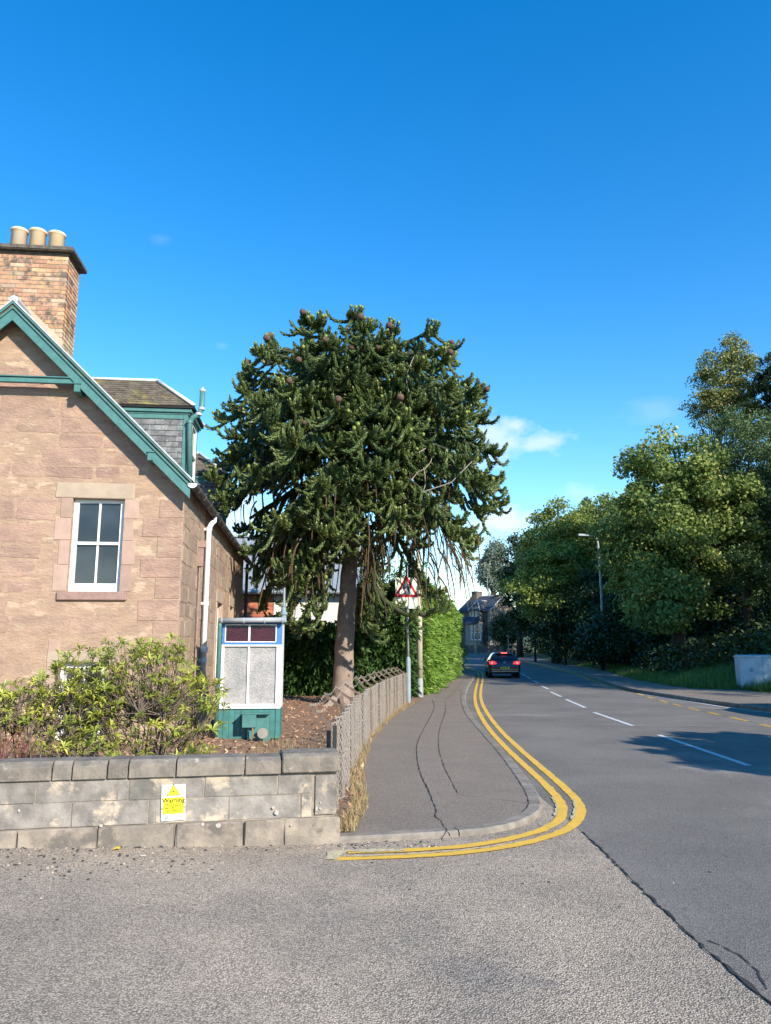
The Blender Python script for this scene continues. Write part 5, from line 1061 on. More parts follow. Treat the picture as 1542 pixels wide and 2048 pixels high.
# ================================================================== MONKEY PUZZLE
TX, TY = -1.12, 20.3
mp = thing('monkey_puzzle_tree', 'large monkey puzzle tree with upcurled scaly branches, brown cones and hanging dead fronds', 'tree', (TX, TY, 0))
tz = [.0, .25, .7, 1.6, 3.0, 5.0, 7.5, 10.2]; tr = [.40, .30, .275, .25, .225, .20, .15, .06]; tx = [0, .0, .0, .03, .10, .2, .28, .3]
b = MB(); zz = np.linspace(0, 10.2, 60); b.tube([(np.interp(z, tz, tx) + .01 * math.sin(z * 7), 0, z) for z in zz], [np.interp(z, tz, tr) * (1 + .025 * math.sin(z * 26) + .015 * math.sin(z * 61)) for z in zz], 20); b.build('trunk', M['mp_trunk'], mp, smooth=True)
for z, a in ((1.2, -1.2), (1.75, -2.0), (2.2, -1.0), (2.55, -1.9), (2.9, -1.4), (.9, -.9), (3.3, -1.1), (3.1, -2.1), (1.5, -1.6)):
    r = np.interp(z, tz, tr); x = np.interp(z, tz, tx); b = MB(); b.tube([(x + math.cos(a) * (r - .02), math.sin(a) * (r - .02), z), (x + math.cos(a) * (r + .035), math.sin(a) * (r + .035), z - .01)], [.05, .03], 7); b.build('knot', M['mp_trunk'], mp)
for i in range(7):
    a = i * .9 + .3; b = MB(); b.tube([(math.cos(a) * .28, math.sin(a) * .28, .28), (math.cos(a) * .5, math.sin(a) * .5, .12), (math.cos(a) * .85, math.sin(a) * .8, .04)], [.12, .08, .03], 6); b.build('root', M['mp_trunk'], mp)
rp = random.Random(41)
tri_v = {'crown': [], 'dead': []}; tri_r = {'crown': [], 'dead': []}
def shoot(kind, P, r, nleaf=5, spike=1.0, col=None, taper=.75, closed=True):
    e_ = P[len(P) // 2]; g_ = P[-1]
    if min(e_[2], g_[2]) < 3.7 and e_[1] < .2 and (abs(e_[0] - .10) < .42 or abs(g_[0] - .10) < .36): return
    if (g_[2] < 4.9 and g_[0] < -2.75) or (g_[2] < 4.0 and g_[0] < -2.35): return
    """scaly shoot: ringed body plus pointed scale leaves"""
    V, Rn = tri_v[kind], tri_r[kind]; n = 5; P = [Vector(p) for p in P]; k = len(P); rings = []; up = Vector((.3, .2, 1)); base = rp.random() if col is None else col
    for i, p in enumerate(P):
        t = (P[min(i + 1, k - 1)] - P[max(i - 1, 0)]); t = t.normalized() if t.length > 1e-6 else Vector((0, 0, 1)); a = (up - t * up.dot(t)); a = a.normalized() if a.length > 1e-4 else Vector((1, 0, 0)); c = t.cross(a); up = a
        rr = r * (1 - (1 - taper) * i / (k - 1)) * (.62 if i == k - 1 else .8)
        rings.append([p + (a * math.cos(w) + c * math.sin(w)) * rr for w in [2 * math.pi * j / n + i * .6 for j in range(n)]])
        if i < k - 1 and nleaf:
            d = (P[i + 1] - p)
            for h in (0.0, .5):
                q = p + d * h
                for j in range(nleaf):
                    w = 2 * math.pi * (j + .5 * (h > 0)) / nleaf + i * 1.3; o = a * math.cos(w) + c * math.sin(w); s = t.cross(o)
                    R0 = r * .72; V += [q + o * R0 - s * r * .40, q + o * R0 + s * r * .40, q + o * r * 1.17 * spike + t * r * 1.15]; Rn.append(min(1, max(0, base * .38 + rp.random() * .52 + .16 * i / k)))
    for i in range(k - 1):
        for j in range(n):
            a_, b_, c_, d_ = rings[i][j], rings[i][(j + 1) % n], rings[i + 1][(j + 1) % n], rings[i + 1][j]; V += [a_, b_, c_, a_, c_, d_]; v = min(1, max(0, base * .4 + rp.random() * .2)); Rn += [v, v]
    if closed:
        e = P[-1] + (P[-1] - P[-2]).normalized() * r * .8
        for j in range(n): V += [rings[-1][j], rings[-1][(j + 1) % n], e]; Rn.append(base)
limbv = MB(); tips_up = []; cones_at = []
def curl(p, d0, L, bend, k=7):
    """path that starts along d0 and curls towards the vertical by bend"""
    pts = [Vector(p)]; d = Vector(d0).normalized()
    for i in range(k - 1):
        f = i / (k - 2); d = (d + Vector((0, 0, 1)) * bend * (f ** 2.4) * 2.6 / k).normalized(); pts.append(pts[-1] + d * L / (k - 1))
    return pts
def env(z): return float(np.interp(z, [2.2, 3.2, 4.5, 5.6, 7.0, 8.5, 9.8, 10.5, 11.0, 11.4], [1.5, 2.4, 3.4, 3.95, 3.85, 3.5, 2.75, 1.8, 1.1, .5]))
CXo = .25                                                   # the crown leans a little towards the road
nl = 0
def limb(zt_, phi, rf=1.0, zo=None, dens=1.0, drop=None):
    global nl
    nl += 1; R_ = env(zt_) * rf; zo = zo if zo else min(10.0, 4.9 + (zt_ - 2.4) * .62 + rp.uniform(-.3, .3)); xo = np.interp(zo, tz, tx)
    o = Vector((xo, 0, zo)); tip = Vector((CXo + R_ * math.cos(phi), R_ * math.sin(phi) * 1.0, zt_)); mid = o.lerp(tip, .5); mid.z = max(zo, zt_) * .5 + mid.z * .5 + (.35 if zt_ < 8 else -.25)
    if zt_ > 8: mid = o.lerp(tip, .6); mid.z = o.z + (tip.z - o.z) * .3
    n = max(6, int((tip - o).length * 2.2)); P = []
    for i in range(n + 1): f = i / n; P.append(o * (1 - f) ** 2 + mid * 2 * f * (1 - f) + tip * f * f)
    limbv.tube(P[:-1], [.055 * (1 - .6 * i / n) + .015 for i in range(n)], 5, cap=False)
    tdir = (P[-1] - P[-2]).normalized(); L_ = (tip - o).length; hue = rp.uniform(.15, .75)
    ns = int(15 * dens * max(.6, L_ / 4))
    for s in range(ns):
        f = .42 + .58 * (s / max(1, ns - 1)) ** .85; i = min(n - 1, int(f * n)); p = P[i].lerp(P[i + 1], f * n - i) if i < n else P[-1]; t = (P[i + 1] - P[i]).normalized(); side = t.cross(Vector((0, 0, 1))).normalized() * (1 if s % 2 else -1)
        d = (t * rp.uniform(.35, .9) + side * rp.uniform(.35, 1.0) + Vector((0, 0, rp.uniform(-1.7, -.3)))).normalized(); Ls = rp.uniform(.65, 1.3) * (1.1 - .3 * f)
        shoot('crown', curl(p, d, Ls, rp.uniform(1.2, 3.6) if f > .5 else rp.uniform(.0, 2.0), 8), rp.uniform(.048, .066), 4, col=hue * .7 + rp.random() * .3)
    for s in range(rp.randint(6, 9) if zt_ < 8.2 else rp.randint(9, 12)):                       # fingers at the end of the limb
        w = rp.uniform(0, 6.28); d = (tdir * 1.0 + Vector((math.cos(w), math.sin(w), 0)) * .65 + Vector((0, 0, rp.uniform(-.6, .2)))).normalized(); L2 = rp.uniform(.4, .8) if zt_ < 8.2 else rp.uniform(.25, .5)
        C_ = curl(tip - tdir * .12, d, L2, rp.uniform(2.2, 4.6), 7); shoot('crown', C_, rp.uniform(.050, .068), 4, col=min(1, hue + .2)); tips_up.append((C_[-1], (C_[-1] - C_[-2]).normalized(), zt_, phi))
for k in range(132):
    u_ = (k + .5) / 132; zt_ = 3.2 + 6.95 * u_ ** .92; phi = k * 2.39996 + rp.uniform(-.2, .2)
    front = math.sin(phi) < .35
    if zt_ < 4.5 and math.cos(phi) > .1 and k % 3: continue
    limb(zt_ + rp.uniform(-.15, .15), phi, rp.uniform(.82, 1.03), dens=1.15 if front else .8)
for k in range(52): limb(rp.uniform(4.6, 9.6), -1.57 + rp.uniform(-1.2, 1.2), rp.uniform(.45, .75), dens=1.1)   # inner limbs facing the lane
for phi, z_, rf in ((3.5, 2.5, 1.05), (3.9, 2.3, 1.0), (3.2, 3.0, 1.1), (4.3, 2.6, .85), (3.75, 3.3, .8), (3.1, 3.9, 1.0), (3.5, 3.7, .95), (4.1, 3.4, .9)): limb(z_, phi, rf, zo=5.3, dens=1.5)
# heavy drooping limb on the right of the trunk and the spray in front of the sign
def path_limb(P, hang, n, seed, rr=.05, Lr=(.5, 1.0)):
    P = [Vector(p) for p in P]; Q = []
    for a, c in zip(P, P[1:]):
        for i in range(5): Q.append(a.lerp(c, i / 5))
    Q.append(P[-1]); limbv.tube(Q, [.075 * (1 - .6 * i / len(Q)) for i in range(len(Q))], 6, cap=False)
    for s in range(n):
        f = .15 + .85 * s / n; i = min(len(Q) - 2, int(f * (len(Q) - 1))); w = rp.uniform(0, 6.28); d = (Vector((math.cos(w) * .8, math.sin(w) * .8, -hang)) + (Q[i + 1] - Q[i]).normalized() * .6).normalized()
        shoot('crown', curl(Q[i], d, rp.uniform(*Lr), rp.uniform(1.5, 4.2), 8), rp.uniform(.044, .06), 4, col=rp.uniform(.3, .8))
path_limb([(.25, -.1, 5.6), (.45, -.7, 5.0), (.75, -1.0, 3.9), (.85, -1.1, 3.1), (.8, -1.1, 2.5)], .8, 58, 1)
path_limb([(.80, -1.0, 3.2), (1.1, -1.2, 2.75), (1.6, -1.3, 2.42), (2.1, -1.3, 2.42), (2.4, -1.3, 2.6)], .25, 16, 2, Lr=(.35, .55))
path_limb([(.7, -1.0, 3.2), (.5, -1.2, 2.4), (.65, -1.3, 1.95)], .5, 20, 3, Lr=(.45, .8))
for s in range(10):
    C_ = curl((2.3, -1.3, 2.5), (rp.uniform(.3, 1), rp.uniform(-.5, .5), rp.uniform(-.1, .5)), rp.uniform(.35, .6), 3.5, 7); shoot('crown', C_, .045, 4, col=.7)
# dead, hanging fronds
for k in range(300):
    phi = rp.uniform(0, 6.283); r_ = rp.uniform(.6, 3.3); z_ = rp.uniform(3.2, 6.8) if r_ < 2.4 else rp.uniform(3.6, 5.6); p = Vector((CXo + r_ * math.cos(phi), r_ * math.sin(phi), z_))
    if abs(p.x - .25) < .45 and p.y < 0 and p.z < 5.2: continue
    L = rp.uniform(.6, 1.5); Pn = [p]; d = Vector((math.cos(phi) * .5, math.sin(phi) * .5, -.4)).normalized()
    for i in range(6): d = (d + Vector((rp.uniform(-.15, .15), rp.uniform(-.15, .15), -.42))).normalized(); Pn.append(Pn[-1] + d * L / 6)
    if Pn[-1].z < 2.0 or (1.3 < Pn[-1].x < 2.0 and Pn[-1].z < 3.6): continue
    shoot('dead', Pn, rp.uniform(.018, .034), 3, spike=1.1, taper=.5)
for cx_, cz_, n_, sp_ in ((-.75, 4.6, 60, .55), (-1.3, 4.2, 45, .5), (.75, 4.3, 55, .28), (1.5, 5.4, 45, .5), (2.2, 5.2, 30, .5), (.6, 3.4, 30, .2), (-.2, 5.4, 30, .4), (-2.6, 5.6, 24, .3), (2.6, 4.4, 22, .4)):
    for k in range(int(n_ * .6)):
        p = Vector((cx_ + rp.gauss(0, sp_), -rp.uniform(.4, 1.6), cz_ + rp.uniform(-.3, .6))); L = rp.uniform(.9, 2.0); Pn = [p]; d = Vector((rp.uniform(-.3, .3), 0, -1))
        for i in range(7): d = (d + Vector((rp.uniform(-.16, .16), rp.uniform(-.16, .16), -.3))).normalized(); Pn.append(Pn[-1] + d * L / 7)
        if Pn[-1].z < 1.5 or (abs(Pn[-1].x - .14) < .34) or (1.3 < Pn[-1].x < 2.0 and Pn[-1].z < 3.6): continue
        shoot('dead', Pn, rp.uniform(.016, .032), 3, spike=1.15, taper=.45)
npmesh('crown', np.array([tuple(v) for v in tri_v['crown']], np.float32), 3, M['mp_green'], mp, rnd=np.array(tri_r['crown']))
npmesh('dead_fronds', np.array([tuple(v) for v in tri_v['dead']], np.float32), 3, M['mp_dead'], mp, rnd=np.clip(np.array(tri_r['dead']), 0, 1))
limbv.build('limbs', M['mp_limb'], mp, smooth=True)
print('monkey tris', len(tri_r['crown']), len(tri_r['dead']))
def blobs(pts, r, stretch=1.0):
    ico = bmesh.new(); bmesh.ops.create_icosphere(ico, subdivisions=1, radius=1); iv = [v.co.copy() for v in ico.verts]; fi = [tuple(v.index for v in q.verts) for q in ico.faces]; ico.free(); b = MB()
    for p, q in pts: k = r * rp.uniform(.8, 1.2); b.add([Vector(p) + Vector((v.x * k, v.y * k, v.z * k * stretch)) for v in iv], fi)
    return b
up = [t for t in tips_up if t[2] > 6.6 and (rp.random() < .32 or t[2] > 9.2)] + [t for t in tips_up if t[2] <= 6.6 and rp.random() < .12]
tag(blobs([(p, d) for p, d, _, _ in up], .046, 1.25).build('growing_tips', M['mp_tip'], mp, smooth=True), kind='stuff')
ico = bmesh.new(); bmesh.ops.create_icosphere(ico, subdivisions=2, radius=.085)
for v in ico.verts: v.co *= rp.uniform(.96, 1.04)
cme = bpy.data.meshes.new('cone'); ico.to_mesh(cme); ico.free(); cme.materials.append(M['cone']); cme.polygons.foreach_set('use_smooth', [True] * len(cme.polygons))
cc = [t for t in tips_up if t[2] > 7.0 and math.sin(t[3]) < .6]; rp.shuffle(cc)
for p, d, _, ph in cc[:32]:
    o = link('cone', cme, mp); o.location = p + Vector((math.cos(ph) * .06, math.sin(ph) * .06 - .04, -.05)); s_ = rp.uniform(.8, 1.15); o.scale = (s_, s_, s_)
b = MB()                                                    # bare vine stems in the crown
for k in range(7):
    p = Vector((rp.uniform(-1.2, 2.0), -rp.uniform(1.8, 2.6), rp.uniform(5, 7.5))); d = Vector((rp.uniform(-.5, .5), 0, .8)); Q = [p]
    for i in range(6): d = (d + Vector((rp.uniform(-.4, .4), rp.uniform(-.2, .2), rp.uniform(-.3, .3)))).normalized(); Q.append(Q[-1] + d * .22)
    b.tube(Q, .010, 4)
b.tube([(2.0, -2.5, 5.3), (2.7, -2.7, 5.5), (3.2, -2.8, 6.0)], .012, 5)
b.build('bare_vine', M['wire'], mp)
# ================================================================== BROADLEAF TREES
def EL(px, py, d, rx, ry, rd):
    c = D(px, py, d); return (c, rx / F * d * 1.02, rd, ry / F * d * 1.02)
def tree(name, label, base, els, ncl, per, leaf, mt, trunk=.25, cr=.8, cat='tree', group=None, bark='bark_dark', nlimb=24, seed=0, up=.5, asp=.62, flat=.6, surf=3.2):
    rr = np.random.default_rng(seed + 100); pr_ = random.Random(seed); t = thing(name, label, cat, base, 0, group); base = Vector(base)
    vol = np.array([e[1] * e[2] * e[3] for e in els]) ** .75; vol = vol / vol.sum(); which = rr.choice(len(els), ncl, p=vol); dirs = rr.normal(size=(ncl, 3)); dirs /= np.linalg.norm(dirs, axis=1, keepdims=True)
    rad = rr.random(ncl) ** (1 / surf); cen = np.array([[*els[w][0]] for w in which]); axs = np.array([[els[w][1], els[w][2], els[w][3]] for w in which])
    CC = cen + dirs * axs * rad[:, None] * (1 + .12 * rr.normal(size=(ncl, 1))); cs = cr * rr.uniform(.5, 1.25, ncl)
    idx = np.repeat(np.arange(ncl), per); n = len(idx); off = rr.normal(size=(n, 3)); off /= np.linalg.norm(off, axis=1, keepdims=True); off *= (rr.random((n, 1)) ** .45); off *= np.stack([cs[idx], cs[idx], cs[idx] * flat], 1)
    off[:, 2] -= .25 * (off[:, 0] ** 2 + off[:, 1] ** 2) / cs[idx]
    C = CC[idx] + off; N = rr.normal(size=(n, 3)) * .75 + off / cs[idx][:, None] * .8 + np.array([0, 0, up]); N /= np.linalg.norm(N, axis=1, keepdims=True)
    s = leaf * rr.uniform(.6, 1.25, n) / 2; ok = C[:, 2] > base.z + .15; clump = rr.random(ncl)[idx] * .5 + rr.random(n) * .5
    npmesh('crown', quads(C[ok], N[ok], s[ok], s[ok] * asp), 4, mt, t, rnd=clump[ok], off=tuple(base))
    b = MB(); top = np.mean([e[0].z for e in els]); cx0 = Vector((np.mean([e[0].x for e in els]), np.mean([e[0].y for e in els]), 0)) - Vector((base.x, base.y, 0)); hgt = top - base.z
    P = [Vector((0, 0, -.3)), Vector((cx0.x * .1, cx0.y * .1, hgt * .3)), Vector((cx0.x * .4, cx0.y * .4, hgt * .65)), Vector((cx0.x * .8, cx0.y * .8, hgt * 1.05))]
    b.tube(P, [trunk * 1.25, trunk, trunk * .7, trunk * .25], 9); b.build('trunk', M[bark], t, smooth=True)
    b = MB()
    for k in range(nlimb):
        q = Vector(CC[pr_.randrange(ncl)]) - base; f = pr_.uniform(.15, .9); s0 = P[1].lerp(P[3], f); m_ = s0.lerp(q, .5) + Vector((0, 0, -.1 * (q - s0).length)); b.tube([s0, m_, q], [trunk * .3 * (1.1 - f * .6), trunk * .16, .02], 5, cap=False)
    b.build('limbs', M[bark], t, smooth=True); return t
LM = leafmat
L_syc = LM('sycamore_leaf', (.05, .095, .022), (.25, .31, .075), (.46, .44, .14), tr=.25, frac=.14, rough=.55, spec=.25)
L_bir = LM('birch_leaf', (.05, .09, .03), (.15, .21, .07), (.25, .29, .12), tr=.22, frac=.1, rough=.5)
L_yel = LM('turning_leaf', (.10, .13, .035), (.28, .29, .09), (.42, .34, .13), tr=.25, frac=.2)
L_dark = LM('dark_leaf', (.012, .028, .010), (.035, .06, .02), (.06, .09, .03), tr=.1, frac=.1)
L_mid = LM('lime_leaf', (.08, .13, .02), (.27, .31, .06), (.38, .36, .09), tr=.22, frac=.12)
L_pale = LM('willow_leaf', (.14, .18, .13), (.27, .32, .24), tr=.2, rough=.5)
L_ivy_shade = LM('shaded_ivy_leaf', (.014, .032, .010), (.05, .085, .022), (.10, .14, .04), tr=.08, frac=.08)  # black shade below the trees is put into this leaf colour
def onb(px, d): v = D(px, 1300, d); return (v.x, d, Hb(v.x, d) if v.x > bx(d) else H(v.x, d))
tree('sycamore_tree', 'big spreading sycamore with sunlit sprays reaching over the grass verge', onb(1360, 38), [EL(1345, 945, 38, 88, 92, 3.0), EL(1318, 1060, 37, 92, 92, 3.2), EL(1400, 1040, 38, 95, 95, 3), EL(1312, 1185, 35.5, 82, 66, 2.2), EL(1272, 1110, 38, 46, 90, 2), EL(1335, 1245, 34.5, 60, 35, 1.2), EL(1345, 1130, 38, 95, 110, 3)], 250, 290, .21, L_syc, .32, 1.0, seed=1, nlimb=40)
tree('birch_tree', 'olive green birch with fine leaves at the right edge behind the sycamore', onb(1500, 39), [EL(1475, 935, 39, 92, 110, 2.6), EL(1530, 980, 38, 95, 130, 2.6), EL(1440, 1010, 40, 70, 90, 2), EL(1600, 1040, 39, 110, 170, 3), EL(1490, 1110, 38, 110, 80, 2.6)], 520, 220, .125, L_bir, .2, .75, seed=2, up=.2)
tree('turning_maple', 'tall thin-crowned tree with yellowing leaves rising above the others', onb(1440, 50), [EL(1455, 755, 50, 52, 62, 2.2), EL(1415, 815, 50, 48, 36, 2), EL(1470, 720, 50, 24, 50, 1), EL(1480, 830, 50, 50, 60, 2)], 150, 140, .19, L_yel, .22, .75, seed=3, nlimb=40)
tree('dark_maple', 'dark-leaved treetop at the upper right edge of the wood', onb(1545, 47), [EL(1548, 765, 47, 36, 58, 2), EL(1590, 800, 47, 70, 110, 3)], 110, 140, .2, L_dark, .28, .8, seed=4)
tree('lime_tree', 'rounded yellow-green tree standing behind the curved street lamp', onb(1110, 66), [EL(1120, 1090, 66, 76, 80, 4), EL(1100, 1170, 64, 78, 80, 4), EL(1140, 1120, 66, 48, 90, 4)], 230, 180, .26, L_mid, .35, 1.25, seed=5)
tree('oak_tree', 'dark green treetop between the rounded lime and the big sycamore', onb(1215, 74), [EL(1215, 1045, 74, 66, 50, 4), EL(1170, 1055, 76, 50, 40, 4), EL(1240, 1120, 72, 60, 90, 4)], 190, 120, .28, L_syc, .4, 1.2, seed=6)
tree('scots_pine', 'dark pine leaning over the roof of the distant house', onb(1040, 88), [EL(1032, 1118, 88, 28, 44, 2.5), EL(1050, 1190, 87, 38, 70, 3), EL(1018, 1160, 88, 26, 30, 2.5)], 150, 130, .26, L_dark, .35, 1.1, seed=7)
tree('pale_willow', 'pale grey-green willow above the distant house roof', (D(985, 1290, 122).x, 122, 1.5), [EL(986, 1108, 122, 24, 30, 3), EL(978, 1140, 122, 22, 30, 3), EL(998, 1150, 122, 24, 30, 3)], 130, 110, .34, L_pale, .4, 1.2, seed=8, flat=1.2)
for i, (x, y, h, rr_, lb) in enumerate(((19.5, 26, 10, 3.8, 'leafy tree on the bank just beyond the right edge, behind the cabinet'), (24, 17, 12, 4.4, 'large tree on the bank further towards the camera on the right'), (27, 30, 12.5, 4.8, 'tall tree up the bank behind the row on the right'), (31, 7, 11, 4.4, 'spreading tree on the right bank level with the camera'))):
    z = Hb(x, y); tree('roadside_tree', lb, (x, y, z), [(Vector((x, y, z + h * .6)), rr_, rr_, h * .36)], 150, 110, .24, L_syc, .3, 1.1, seed=20 + i, group='trees on the bank to the right')
for i, (x, y, h, rr_, lb) in enumerate(((22, 60, 13, 4.5, 'dark tree crowded behind the lime at the back of the bank'), (25, 70, 12.5, 5, 'broad tree deep in the wood right of the lime'), (22.5, 80, 15, 5, 'tree in the wood beyond the lime, towards the distant house'), (21.5, 89, 16, 5.0, 'last tree of the wood beside the distant house'), (18.5, 48, 9.5, 3.6, 'tree rising just behind the sycamore crown'), (23.5, 54, 11.5, 4.6, 'broad dark tree on the bank between the sycamore and the lime'))):
    z = Hb(x, y); tree('woodland_tree', lb, (x, y, z), [(Vector((x, y, z + h * .58)), rr_, rr_, h * .40)], 150, 100, .32, L_syc, .3, 1.3, seed=40 + i, group='trees in the wood on the bank')
x, y = 11.2, 5.3; tree('shadow_tree', 'unseen round-headed tree added to cast the shadow on the road', (x, y, H(x, y)), [(Vector((x, y, 4.2)), 1.6, 2.7, 1.0)], 200, 170, .2, L_syc, .09, .42, seed=31, surf=2)  # out-of-frame stand-in, crown shaped to throw the road shadow
# understorey, tree shade put into its leaf colour: shrubs one can tell apart, then ivy on the bank
us = [(1204, 1275, 50.3, 26, 42, 'ivy-covered bush hiding the lower part of the slim street lamp'), (1070, 1235, 70, 50, 60, 'dark shrub mass left of the street lamp'), (1130, 1255, 62, 55, 55, 'dark bush just left of the lamp column foot'), (1010, 1260, 92, 22, 30, 'dark bush against the gable of the distant house'), (1180, 1215, 60, 50, 80, 'ivy-hung thicket behind the lamp column'), (1240, 1250, 54, 55, 65, 'dark shrub right of the lamp column'), (1310, 1290, 48, 70, 50, 'low dark shrub under the sycamore'), (1400, 1260, 46, 80, 80, 'dark thicket under the sycamore trunk'), (1500, 1220, 46, 90, 110, 'dark thicket behind the cabinet')]
for i, (px, py, d, rx, ry, lb) in enumerate(us):
    tree('shaded_shrub', lb, onb(px, d), [EL(px, py, d, rx, ry, 2.2)], 110, 90, .24, L_ivy_shade, .1, .95, 'shrub', 'shrubs under the roadside trees', seed=50 + i, nlimb=6)
n = 80000; Y = 27 + RNG.random(n) * 68; X = np.array([bx(y) for y in Y]) + 3.2 + (Y > 34) * -2.0 + RNG.random(n) * 17; Z = HV(X, Y, Hb) + RNG.random(n) ** 2 * 1.2
tag(npmesh('undergrowth', quads(np.stack([X, Y, Z], 1), unit(n, .6), .08 + RNG.random(n) * .09, .07), 4, L_ivy_shade), kind='stuff')
# ================================================================== CONIFER HEDGES
def hedge(name, label, prof, nspray, mt, L, seed, lean=.5, wid=.24, xdir=None):
    """prof: list of (x_left, x_right, y, top) stations"""
    t = thing(name, label, 'hedge', (prof[0][0], prof[0][2], 0)); o = Vector(t.location); rr = np.random.default_rng(seed)
    b = MB(); V = []; ins = .32
    ys = [p[2] for p in prof]; N_ = 40; st = []
    for i in range(N_ + 1):
        y = ys[0] + (ys[-1] - ys[0]) * i / N_; xl, xr, tp_ = (np.interp(y, ys, [p[k] for p in prof]) for k in (0, 1, 3)); st.append((xl + ins, xr - ins, y + (ins if i == 0 else -ins if i == N_ else 0), tp_ - ins * 1.3))
    for xl, xr, y, tp_ in st: V += [(xl, y, 0), (xl, y, tp_ * .9), ((xl + xr) / 2, y, tp_), (xr, y, tp_ * .9), (xr, y, 0)]
    b.add([(a - o.x, c - o.y, z) for a, c, z in V], [(i * 5 + j, i * 5 + j + 1, (i + 1) * 5 + j + 1, (i + 1) * 5 + j) for i in range(N_) for j in range(4)] + [(0, 1, 2, 3, 4), tuple(N_ * 5 + j for j in (4, 3, 2, 1, 0))]); b.build('inner_core', M['core'], t)
    y = rr.random(nspray); y = ys[0] + (ys[-1] - ys[0]) * y; xl, xr, tp_ = (np.interp(y, ys, [p[k] for p in prof]) for k in (0, 1, 3)); side = rr.random(nspray)
    wfront = (prof[0][1] - prof[0][0]); P = np.zeros((nspray, 3)); N = np.zeros((nspray, 3)); h = rr.random(nspray) ** .9
    len_ = ys[-1] - ys[0]; pf = wfront / (wfront + len_ * 1.6); pf = max(pf, .08)
    F_ = side < pf; S_ = (side >= pf) & (side < pf + (1 - pf) * .62); T_ = (side >= pf + (1 - pf) * .62) & (side < .93); Lf = side >= .93
    u = rr.random(nspray)
    def put(m, x, yy, z, n): P[m, 0], P[m, 1], P[m, 2] = x[m], yy[m], z[m]; N[m] = n
    bul = lambda a, c: np.array([.34 * mnoise.noise(Vector((q * .8, w * 1.1, seed))) + .24 * mnoise.noise(Vector((q * 2.2, w * 3.1, seed + 4))) - .5 * max(0, w - 3.3) for q, w in zip(a, c)])
    put(F_, prof[0][0] + wfront * u, np.full(nspray, ys[0]) - bul(u * wfront, h * 4), tp_ * h, (0, -1, 0)); put(S_, xr + bul(y, h * tp_), y, tp_ * h, (1, 0, 0)); put(T_, xl + (xr - xl) * u, y, tp_ + bul(u * 3, y), (0, 0, 1)); put(Lf, xl - bul(y, h * 4), y, tp_ * h, (-1, 0, 0))
    P[:, 2] = np.maximum(P[:, 2], .12); P[:, :] -= N * (rr.random((nspray, 1)) ** 1.5 * .3)
    Dr = N * 1.0 + rr.normal(size=(nspray, 3)) * .45 + np.array([0, 0, lean]); Dr /= np.linalg.norm(Dr, axis=1, keepdims=True); Ls = L * (rr.uniform(.5, 1.3, nspray) + .9 * (rr.random(nspray) > .93))
    Vt = []; rn = []; base = rr.random(nspray)
    for k in range(3):
        d2 = Dr + rr.normal(size=(nspray, 3)) * .38 * (k > 0); d2 /= np.linalg.norm(d2, axis=1, keepdims=True); wv = np.cross(d2, rr.normal(size=(nspray, 3))); wv /= np.linalg.norm(wv, axis=1, keepdims=True) + 1e-9
        lk = Ls[:, None] * (1 if k == 0 else .75); m_ = P + d2 * lk * .5 - np.array([0, 0, .02]); tip = P + d2 * lk - np.array([0, 0, .05]) * lk / L
        Vt.append(np.stack([P, m_ + wv * lk * wid * .5, tip, m_ - wv * lk * wid * .5], 1)); rn.append(base * .6 + rr.random(nspray) * .4)
    npmesh('foliage', np.concatenate(Vt).reshape(-1, 3), 4, mt, t, rnd=np.concatenate(rn), off=tuple(o)); return t
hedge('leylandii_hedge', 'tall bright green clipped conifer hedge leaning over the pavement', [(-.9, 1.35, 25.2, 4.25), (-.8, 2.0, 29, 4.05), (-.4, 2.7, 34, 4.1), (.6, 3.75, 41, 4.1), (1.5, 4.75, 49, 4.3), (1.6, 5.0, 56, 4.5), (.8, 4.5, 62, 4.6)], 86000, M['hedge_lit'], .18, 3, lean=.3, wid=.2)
hedge('garden_conifer_hedge', 'conifer hedge, tree shade put into its green, across the back of the garden behind the tree', [(-5.2, -.9, 23.6, 2.3), (-5.2, -.85, 24.6, 2.4), (-5.2, -.92, 26.6, 2.4)], 24000, M['hedge_shaded'], .24, 5, lean=-.1, wid=.28)
hedge('shaded_corner_conifer', 'conifer with shade put into its green, between the garden hedge and the bright hedge, behind the sign post', [(-.88, .78, 23.95, 3.5), (-.88, .80, 24.5, 3.6), (-.88, 1.0, 25.15, 3.7)], 11000, M['hedge_shaded'], .24, 6, lean=0, wid=.26)
